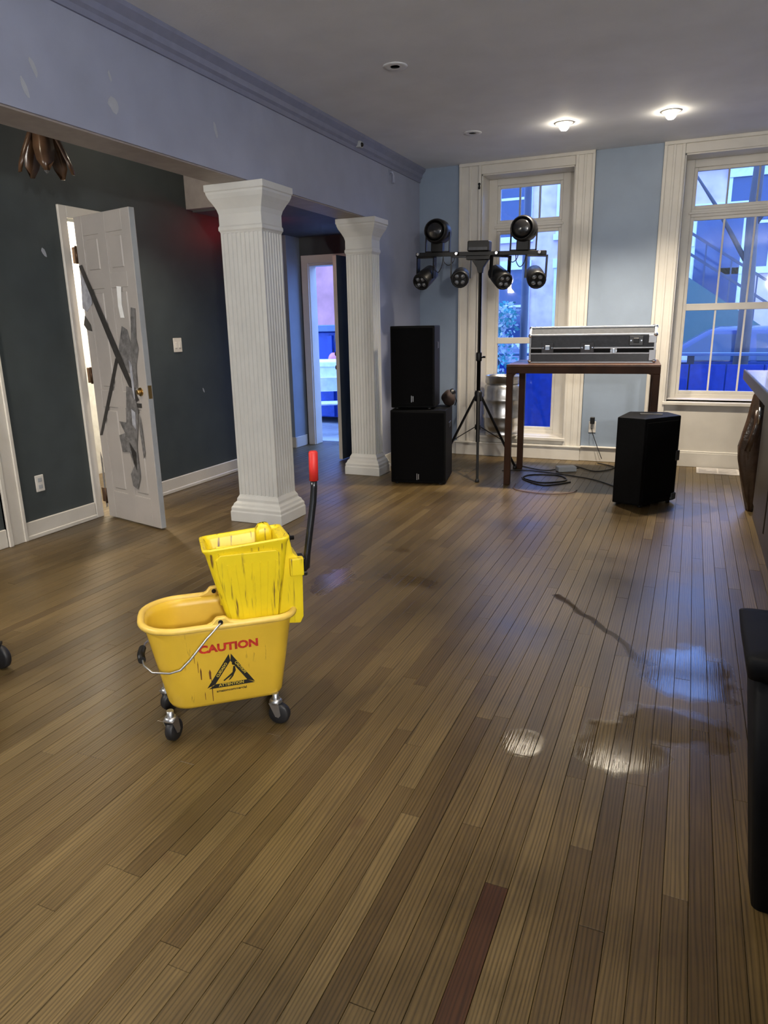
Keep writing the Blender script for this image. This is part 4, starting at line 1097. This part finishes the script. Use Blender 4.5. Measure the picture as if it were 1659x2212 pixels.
# black tapered bin, right edge
t = thing('waste_bin', 'black tapered plastic waste bin at the right edge by the bar', 'bin', (0.40, 1.72, 0))
def rr(x0, x1, y0, y1, z, r=0.02):
    pts = []
    for (cx, cy, a0) in ((x1 - r, y0 + r, -PI / 2), (x1 - r, y1 - r, 0), (x0 + r, y1 - r, PI / 2), (x0 + r, y0 + r, PI)):
        for k in range(5):
            a = a0 + PI / 2 * k / 4
            pts.append((cx + r * math.cos(a), cy + r * math.sin(a), z))
    return pts
MB().loft([rr(-0.148, 0.08, -0.085, 0.05, 0.0), rr(-0.215, 0.08, -0.15, 0.115, 0.66)]).build('bin_body', 'bin_black', t)
MB().loft([rr(-0.227, 0.085, -0.162, 0.127, 0.645), rr(-0.235, 0.088, -0.170, 0.140, 0.695), rr(-0.225, 0.085, -0.16, 0.13, 0.70), rr(-0.17, 0.06, -0.10, 0.09, 0.704)]).build('bin_lid', 'bin_black', t)

# wheeled can just left of the frame: one wheel shows and it shades the floor
t = thing('wheeled_dolly_can', 'black round can on a wheeled dolly, one wheel showing at the left edge', 'bin', (-2.84, 1.70, 0))
MB().lathe([(0.17, 0.13), (0.20, 0.14), (0.225, 0.90), (0.235, 0.90), (0.235, 0.93), (0.22, 0.93), (0.21, 0.90)], (0, 0, 0), 26).build('can', 'bin_black', t)
MB().lathe([(0.19, 0.10), (0.21, 0.105), (0.21, 0.13), (0.19, 0.132)], (0, 0, 0), 26).build('dolly_deck', 'black_metal', t)
for a in (0.62, 0.62 + PI / 2, 0.62 + PI, 0.62 - PI / 2):
    ca, sa = math.cos(a), math.sin(a)
    MB().bar((0.15 * ca, 0.15 * sa, 0.115), (0.285 * ca, 0.285 * sa, 0.112), 0.04, 0.012).build('dolly_arm', 'black_metal', t)
    wl_ = MB().lathe([(0.012, -0.016), (0.046, -0.016), (0.053, -0.010), (0.054, 0.0), (0.053, 0.010), (0.046, 0.016), (0.012, 0.016)], (0.275 * ca, 0.275 * sa, 0.0545), 22, 'y')
    wl_.build('wheel', 'rubber', t)

# dark cooler in the side hall, seen beside the near column
t = thing('hall_cooler', 'dark cooler with a steel door in the gap left of the near column', 'cooler', (-4.62, 6.55, 0))
MB().box(-0.3, 0.3, -0.25, 0.3, 0.06, 0.92).build('cabinet', 'black_metal', t, 0.006)
MB().box(-0.28, 0.28, -0.275, -0.252, 0.14, 0.84).build('door', 'case_grey', t, 0.004)
MB().box(-0.32, 0.32, -0.29, 0.32, 0.92, 0.96).build('worktop', 'black_metal', t, 0.004)
for x in (-0.26, 0.26):
    for y in (-0.2, 0.25):
        MB().lathe([(0.02, 0.0), (0.02, 0.062)], (x, y, 0), 10).build('foot', 'rubber', t)
t = thing('till_screen', 'small purple lit screen standing on the dark cooler', 'screen', (-4.50, 6.42, 0.96))
MB().box(-0.09, 0.09, -0.05, 0.05, 0.0, 0.015).box(-0.015, 0.015, -0.01, 0.01, 0.015, 0.12).build('stand', 'black_metal', t)
MB().box(-0.16, 0.16, -0.015, 0.012, 0.10, 0.32).build('bezel', 'black_metal', t, 0.005)
mat('screen_violet', (0.05, 0.05, 0.2), 0.3, emit=(0.16, 0.14, 0.7), estr=0.25)
MB().box(-0.145, 0.145, -0.018, -0.0145, 0.115, 0.305).build('display', 'screen_violet', t)

# ================================================================== OUTSIDE
struct('ground_pavement', MB().box(-24, 20, 7.65, 11.2, -0.25, -0.10), 'concrete')
struct('ground_street', MB().box(-24, 20, 11.2, 16.6, -0.30, -0.18), 'asphalt')
struct('ground_far_pavement', MB().box(-24, 20, 16.6, 20.2, -0.25, -0.08), 'concrete')

def facade(name, label, x0, x1, y, h, wall_m, wins, doors=()):
    t = thing(name, label, 'building', ((x0 + x1) / 2, y, -0.08))
    W2 = (x1 - x0) / 2
    MB().box(-W2, W2, 0, 3.0, 0, h).build('wall', wall_m, t)
    MB().box(-W2, W2, -0.25, 0.0, h - 0.5, h).build('cornice', 'stone_pale', t, 0.03)
    MB().box(-W2, W2, -0.06, 0.0, 0, 0.9).build('plinth', 'stone_pale', t)
    for (cx, z0, w, hh) in wins:
        f = MB().box(cx - w / 2 - 0.12, cx + w / 2 + 0.12, -0.09, 0.0, z0 - 0.14, z0).box(cx - w / 2 - 0.1, cx + w / 2 + 0.1, -0.09, 0.0, z0 + hh, z0 + hh + 0.22).box(cx - w / 2 - 0.07, cx - w / 2, -0.05, 0.0, z0, z0 + hh).box(cx + w / 2, cx + w / 2 + 0.07, -0.05, 0.0, z0, z0 + hh).box(cx - w / 2, cx + w / 2, -0.04, 0, z0 + hh / 2 - 0.03, z0 + hh / 2 + 0.03).build('window', 'stone_pale', t)
        MB().box(cx - w / 2, cx + w / 2, -0.025, 0.0, z0, z0 + hh / 2 - 0.03).build('pane', 'pane_dark', f)
        MB().box(cx - w / 2, cx + w / 2, -0.025, 0.0, z0 + hh / 2 + 0.03, z0 + hh).build('pane', 'pane_dark', f)
    for (cx, z0, w, hh) in doors:
        f = MB().box(cx - w / 2 - 0.12, cx + w / 2 + 0.12, -0.07, 0.0, z0, z0 + hh + 0.2).build('doorway', 'stone_pale', t)
        MB().box(cx - w / 2, cx + w / 2, -0.09, -0.06, z0, z0 + hh).build('door_leaf', 'pane_dark', f)
    return t
facade('brick_townhouse', 'pale mauve townhouse facade across the street seen through the wide window', -1.9, 9.0, 18.6, 5.3, 'brick_wall',
       [(-2.6 + k * 1.55, z, 0.85, 1.9) for k in range(6) for z in (2.6,)] + [(-4.3, 1.2, 1.0, 1.9)], [(-3.2, 1.6, 0.95, 2.2)])
facade('brick_rowhouse', 'mauve brick rowhouse across the street seen through the tall narrow window', -8.6, -1.95, 18.9, 6.6, 'brick_wall',
       [(-2.4 + k * 1.6, z, 0.85, 1.8) for k in range(4) for z in (1.0, 3.6)])
facade('pink_brick_house', 'pink brick house across the street seen through the open outer door', -17.5, -8.7, 18.3, 7.6, 'brick_pink',
       [(-2.35 + k * 1.75, z, 0.95, 1.9) for k in range(3) for z in (1.4, 4.6)])

# stoop with iron rails in front of the townhouse
t = thing('stoop_stairs', 'green sided stoop stairs with dark iron rails across the street', 'stairs', (-0.9, 16.7, -0.08))
n = 13
for k in range(n):
    MB().box(0.25 + k * 0.27, 0.25 + (k + 1) * 0.27, 0.06, 1.2, 0.0, 2.5 - (k + 1) * 0.18).build('step', 'stone_pale', t)
MB().box(-1.1, 0.25, 0.0, 1.35, 0, 2.5).build('landing', 'stoop_green', t)
MB().prism([(0.25, 0), (0.25, 2.55), (0.40, 2.55), (3.75, 0.25), (3.75, 0)], 'y', 0.0, 0.06).build('side_panel', 'stoop_green', t)
for dz in (0.55, 0.95):
    MB().bar((0.25, 0.03, 2.55 + dz), (3.75, 0.03, 0.22 + dz), 0.05).bar((-1.1, 0.03, 2.55 + dz), (0.25, 0.03, 2.55 + dz), 0.05).build('rail', 'iron_dark', t)
for k in range(9):
    x = -1.0 + k * 0.5
    zb = 2.5 if x < 0.25 else 2.55 - (x - 0.25) * 0.665
    MB().bar((x, 0.03, zb), (x, 0.03, zb + 0.95), 0.03).build('baluster', 'iron_dark', t)
# patio fence of blue boards with a rail
t = thing('patio_fence', 'deep blue board fence around the pavement patio outside the windows', 'fence', (0, 9.3, -0.10))
k = 0
x = -3.6
while x < 3.2:
    MB().box(x, x + 0.385, 0.0, 0.03, 0.03, 0.98).build('board', 'fence_blue', t, 0.004)
    x += 0.40
for xx in (-3.62, -2.4, -1.2, 0.0, 1.2, 2.4, 3.2):
    MB().box(xx - 0.04, xx + 0.04, 0.032, 0.11, 0.0, 1.08).build('post', 'iron_dark', t)
MB().box(-3.66, 3.26, -0.02, 0.11, 1.08, 1.115).build('top_rail', 'fence_rail', t, 0.004)
# blue skip in view of the outer door
t = thing('blue_skip', 'large bright blue steel skip outside the open outer door', 'skip', (-6.0, 9.9, -0.10))
MB().box(-1.6, 1.6, 0.0, 1.2, 0.10, 1.42).build('tub', 'fence_blue', t, 0.02)
for k in range(6):
    MB().box(-1.5 + k * 0.58, -1.42 + k * 0.58, -0.05, 0.0, 0.12, 1.36).build('rib', 'fence_blue', t)
MB().box(-1.66, 1.66, -0.08, 1.26, 1.42, 1.52).build('lip', 'fence_rail', t, 0.01)
for x in (-1.2, 1.2):
    MB().box(x - 0.1, x + 0.1, 0.1, 1.1, 0.0, 0.10).build('skid', 'iron_dark', t)
t = thing('pink_lantern', 'round pink lantern hung on the blue skip', 'lantern', (-5.0, 9.70, 0.90))
MB().ball((0, 0, 0), 0.085, 14, (1, 1, 1.35)).build('globe', 'pink_plastic', t)
MB().tube([(0, 0, 0.11), (0, 0.05, 0.30), (0, 0.13, 0.46)], 0.008, 8).build('cord', 'iron_dark', t)
# white folding table and chair on the patio
t = thing('white_folding_table', 'white folding table standing outside the open outer door', 'table', (-4.85, 9.35, -0.10), 0.15)
MB().box(-0.6, 0.6, -0.3, 0.3, 0.68, 0.73).build('tabletop', 'chair_white', t, 0.01)
for x in (-0.5, 0.5):
    for y in (-0.24, 0.24):
        MB().bar((x, y, 0.0), (x, y, 0.68), 0.03).build('leg', 'chair_white', t)
t = thing('white_cool_box', 'white plastic cool box lying on the folding table outside', 'cool box', (-4.85, 9.33, 0.63), 0.15)
MB().box(-0.28, 0.28, -0.17, 0.17, 0.0, 0.20).build('tub', 'chair_white', t, 0.02, 2)
MB().prism([(-0.18, 0.20), (0.18, 0.20), (0.16, 0.27), (0.10, 0.30), (-0.10, 0.30), (-0.16, 0.27)], 'x', -0.29, 0.29).build('lid', 'chair_white', t, 0.008)
for s in (-1, 1):
    MB().box(s * 0.285 - 0.008, s * 0.285 + 0.008, -0.06, 0.06, 0.11, 0.14).build('handle', 'trim_grey', t)
t = thing('white_folding_chair', 'white folding chair leaning below the table outside the open outer door', 'chair', (-4.62, 8.80, -0.10), 0.5)
MB().bar((-0.21, -0.05, 0.0), (-0.21, 0.22, 0.80), 0.03).build('leg', 'chair_white', t)
MB().bar((0.21, -0.05, 0.0), (0.21, 0.22, 0.80), 0.03).build('leg', 'chair_white', t)
MB().bar((-0.18, 0.25, 0.0), (-0.18, -0.12, 0.46), 0.03).build('leg', 'chair_white', t)
MB().bar((0.18, 0.25, 0.0), (0.18, -0.12, 0.46), 0.03).build('leg', 'chair_white', t)
MB().box(-0.2, 0.2, -0.16, 0.20, 0.44, 0.465).build('seat', 'chair_white', t, 0.006)
MB().box(-0.2, 0.2, 0.18, 0.215, 0.60, 0.80).build('backrest', 'chair_white', t, 0.006)
t = thing('straw_broom', 'straw broom head resting on the ground outside the open outer door', 'broom', (-4.88, 8.55, -0.10))
for k in range(9):
    MB().bar((-0.02 + k * 0.005, 0.0, 0.34), (-0.11 + k * 0.027, 0.01 * (k % 3), 0.0), 0.014).build('bristle', 'broom_straw', t)
MB().box(-0.05, 0.05, -0.02, 0.03, 0.32, 0.40).build('binding', 'iron_dark', t)
MB().tube([(0, 0.005, 0.38), (0.08, 0.16, 1.25)], 0.012, 8).build('handle', 'broom_straw', t)

def car(name, label, loc, rz, paint):
    t = thing(name, label, 'car', loc, rz)
    w = 0.86
    prof = [(-2.15, 0.30), (-2.2, 0.62), (-2.1, 0.90), (-1.2, 1.0), (-1.05, 0.30)]
    side = [(-2.15, 0.32), (-2.2, 0.55), (-2.12, 0.86), (-1.05, 0.98), (1.55, 1.0), (2.1, 0.92), (2.18, 0.6), (2.12, 0.32)]
    MB().prism(side, 'y', -w, w).build('body', paint, t, 0.05, 2)
    def cr(z, x0, x1, hw): return [(x0, -hw, z), (x1, -hw, z), (x1, hw, z), (x0, hw, z)]
    MB().loft([cr(0.97, -1.05, 1.75, 0.80), cr(1.42, -0.30, 1.35, 0.66), cr(1.47, -0.15, 1.2, 0.60)], smooth=False).build('roof', paint, t, 0.03, 2)
    for s in (-1, 1):
        for (a, b, c, d) in ((-0.85, 0.28, -0.25, 0.24), (0.36, 1.45, 0.33, 1.2)):
            y0, y1 = s * 0.803, s * 0.672
            MB().add([(a, y0, 1.0), (b, y0, 1.0), (d, y1, 1.38), (c, y1, 1.38), (a, y0 - s * 0.01, 1.0), (b, y0 - s * 0.01, 1.0), (d, y1 - s * 0.01, 1.38), (c, y1 - s * 0.01, 1.38)], [(0, 1, 2, 3), (7, 6, 5, 4), (0, 4, 5, 1), (1, 5, 6, 2), (2, 6, 7, 3), (3, 7, 4, 0)]).build('side_window', 'car_glass', t)
        MB().box(-0.72, -0.52, s * 0.92 - 0.07, s * 0.92 + 0.07, 0.98, 1.10).build('mirror', 'stone_pale', t, 0.03)
        for x in (-1.35, 1.35):
            wh = MB().lathe([(0.08, -0.10), (0.27, -0.11), (0.32, -0.08), (0.32, 0.08), (0.27, 0.11), (0.08, 0.10)], (x, s * 0.80, 0.32), 20, 'y').build('wheel', 'rubber', t)
            MB().lathe([(0.02, s * 0.12), (0.20, s * 0.113)], (x, s * 0.80, 0.32), 16, 'y').build('hub', 'zinc', wh)
        MB().box(2.10, 2.20, s * 0.62 - 0.14, s * 0.62 + 0.14, 0.66, 0.82).build('tail_light', 'tail_red', t, 0.02)
        MB().box(-2.23, -2.12, s * 0.60 - 0.16, s * 0.60 + 0.16, 0.62, 0.76).build('head_light', 'head_glow', t, 0.02)
    return t
car('parked_car', 'dark blue car parked in the street seen through the wide window', (0.5, 12.2, -0.18), 0.0, 'car_blue')
car('parked_car', 'grey blue car parked in the street seen through the tall narrow window', (-4.6, 12.6, -0.18), 0.0, 'car_grey')

# frosted shrub and young tree outside the tall window
def shrub(name, label, loc, h, rx, n, mats, seed):
    r = random.Random(seed)
    t = thing(name, label, 'shrub', loc)
    MB().tube([(0, 0, 0), (0.02, 0, h * 0.4), (0, 0.02, h * 0.75)], [0.035, 0.025, 0.01], 8).build('stem', 'bark', t)
    for mi, m in enumerate(mats):
        mb = MB()
        for k in range(n):
            a = r.uniform(0, 2 * PI); rad = rx * math.sqrt(r.random()); z = h * r.uniform(0.25 if mi == 0 else 0.1, 1.0)
            c = Vector((rad * math.cos(a), rad * math.sin(a) * 0.7, z))
            d = Vector((r.uniform(-1, 1), r.uniform(-1, 1), r.uniform(-1.4, 0.3))).normalized() * r.uniform(0.05, 0.10)
            s = d.cross(Vector((r.uniform(-1, 1), 1, 0.3))).normalized() * 0.018
            mb.add([tuple(c), tuple(c + d * 0.5 + s), tuple(c + d), tuple(c + d * 0.5 - s)], [(0, 1, 2, 3)])
        o = mb.build('foliage', m, t); o['kind'] = 'stuff'
    return t
shrub('frosted_shrub', 'pale frosted shrub outside the lower part of the tall narrow window', (-2.22, 8.75, -0.10), 1.75, 0.24, 420, ('frost_leaf', 'teal_leaf'), 4)
t = thing('street_lamp_post', 'dark post standing outside the middle of the tall narrow window', 'post', (-1.93, 8.9, -0.10))
MB().lathe([(0.075, 0.0), (0.075, 0.15), (0.05, 0.18), (0.045, 3.2)], (0, 0, 0), 16).build('shaft', 'iron_dark', t)
MB().lathe([(0.09, 0.0), (0.09, 0.05), (0.07, 0.06)], (0, 0, 0), 16).build('foot', 'iron_dark', t)
t = thing('street_tree', 'slender bare tree outside the wide window', 'tree', (0.62, 11.0, -0.12))
MB().tube([(0, 0, 0), (0.02, 0, 1.4), (-0.03, 0, 2.8), (0.02, 0, 5.0)], [0.11, 0.09, 0.075, 0.04], 10).build('trunk', 'bark', t)
for (a, b) in (((-0.02, 0, 2.2), (-0.9, 0.1, 3.6)), ((0.0, 0, 2.7), (0.8, -0.1, 4.0)), ((0, 0, 3.3), (-0.5, 0.0, 4.6))):
    MB().tube([a, tuple((p + q) / 2 + (0.05 if i == 2 else 0) for i, (p, q) in enumerate(zip(a, b))), b], [0.035, 0.025, 0.01], 8).build('branch', 'bark', t)
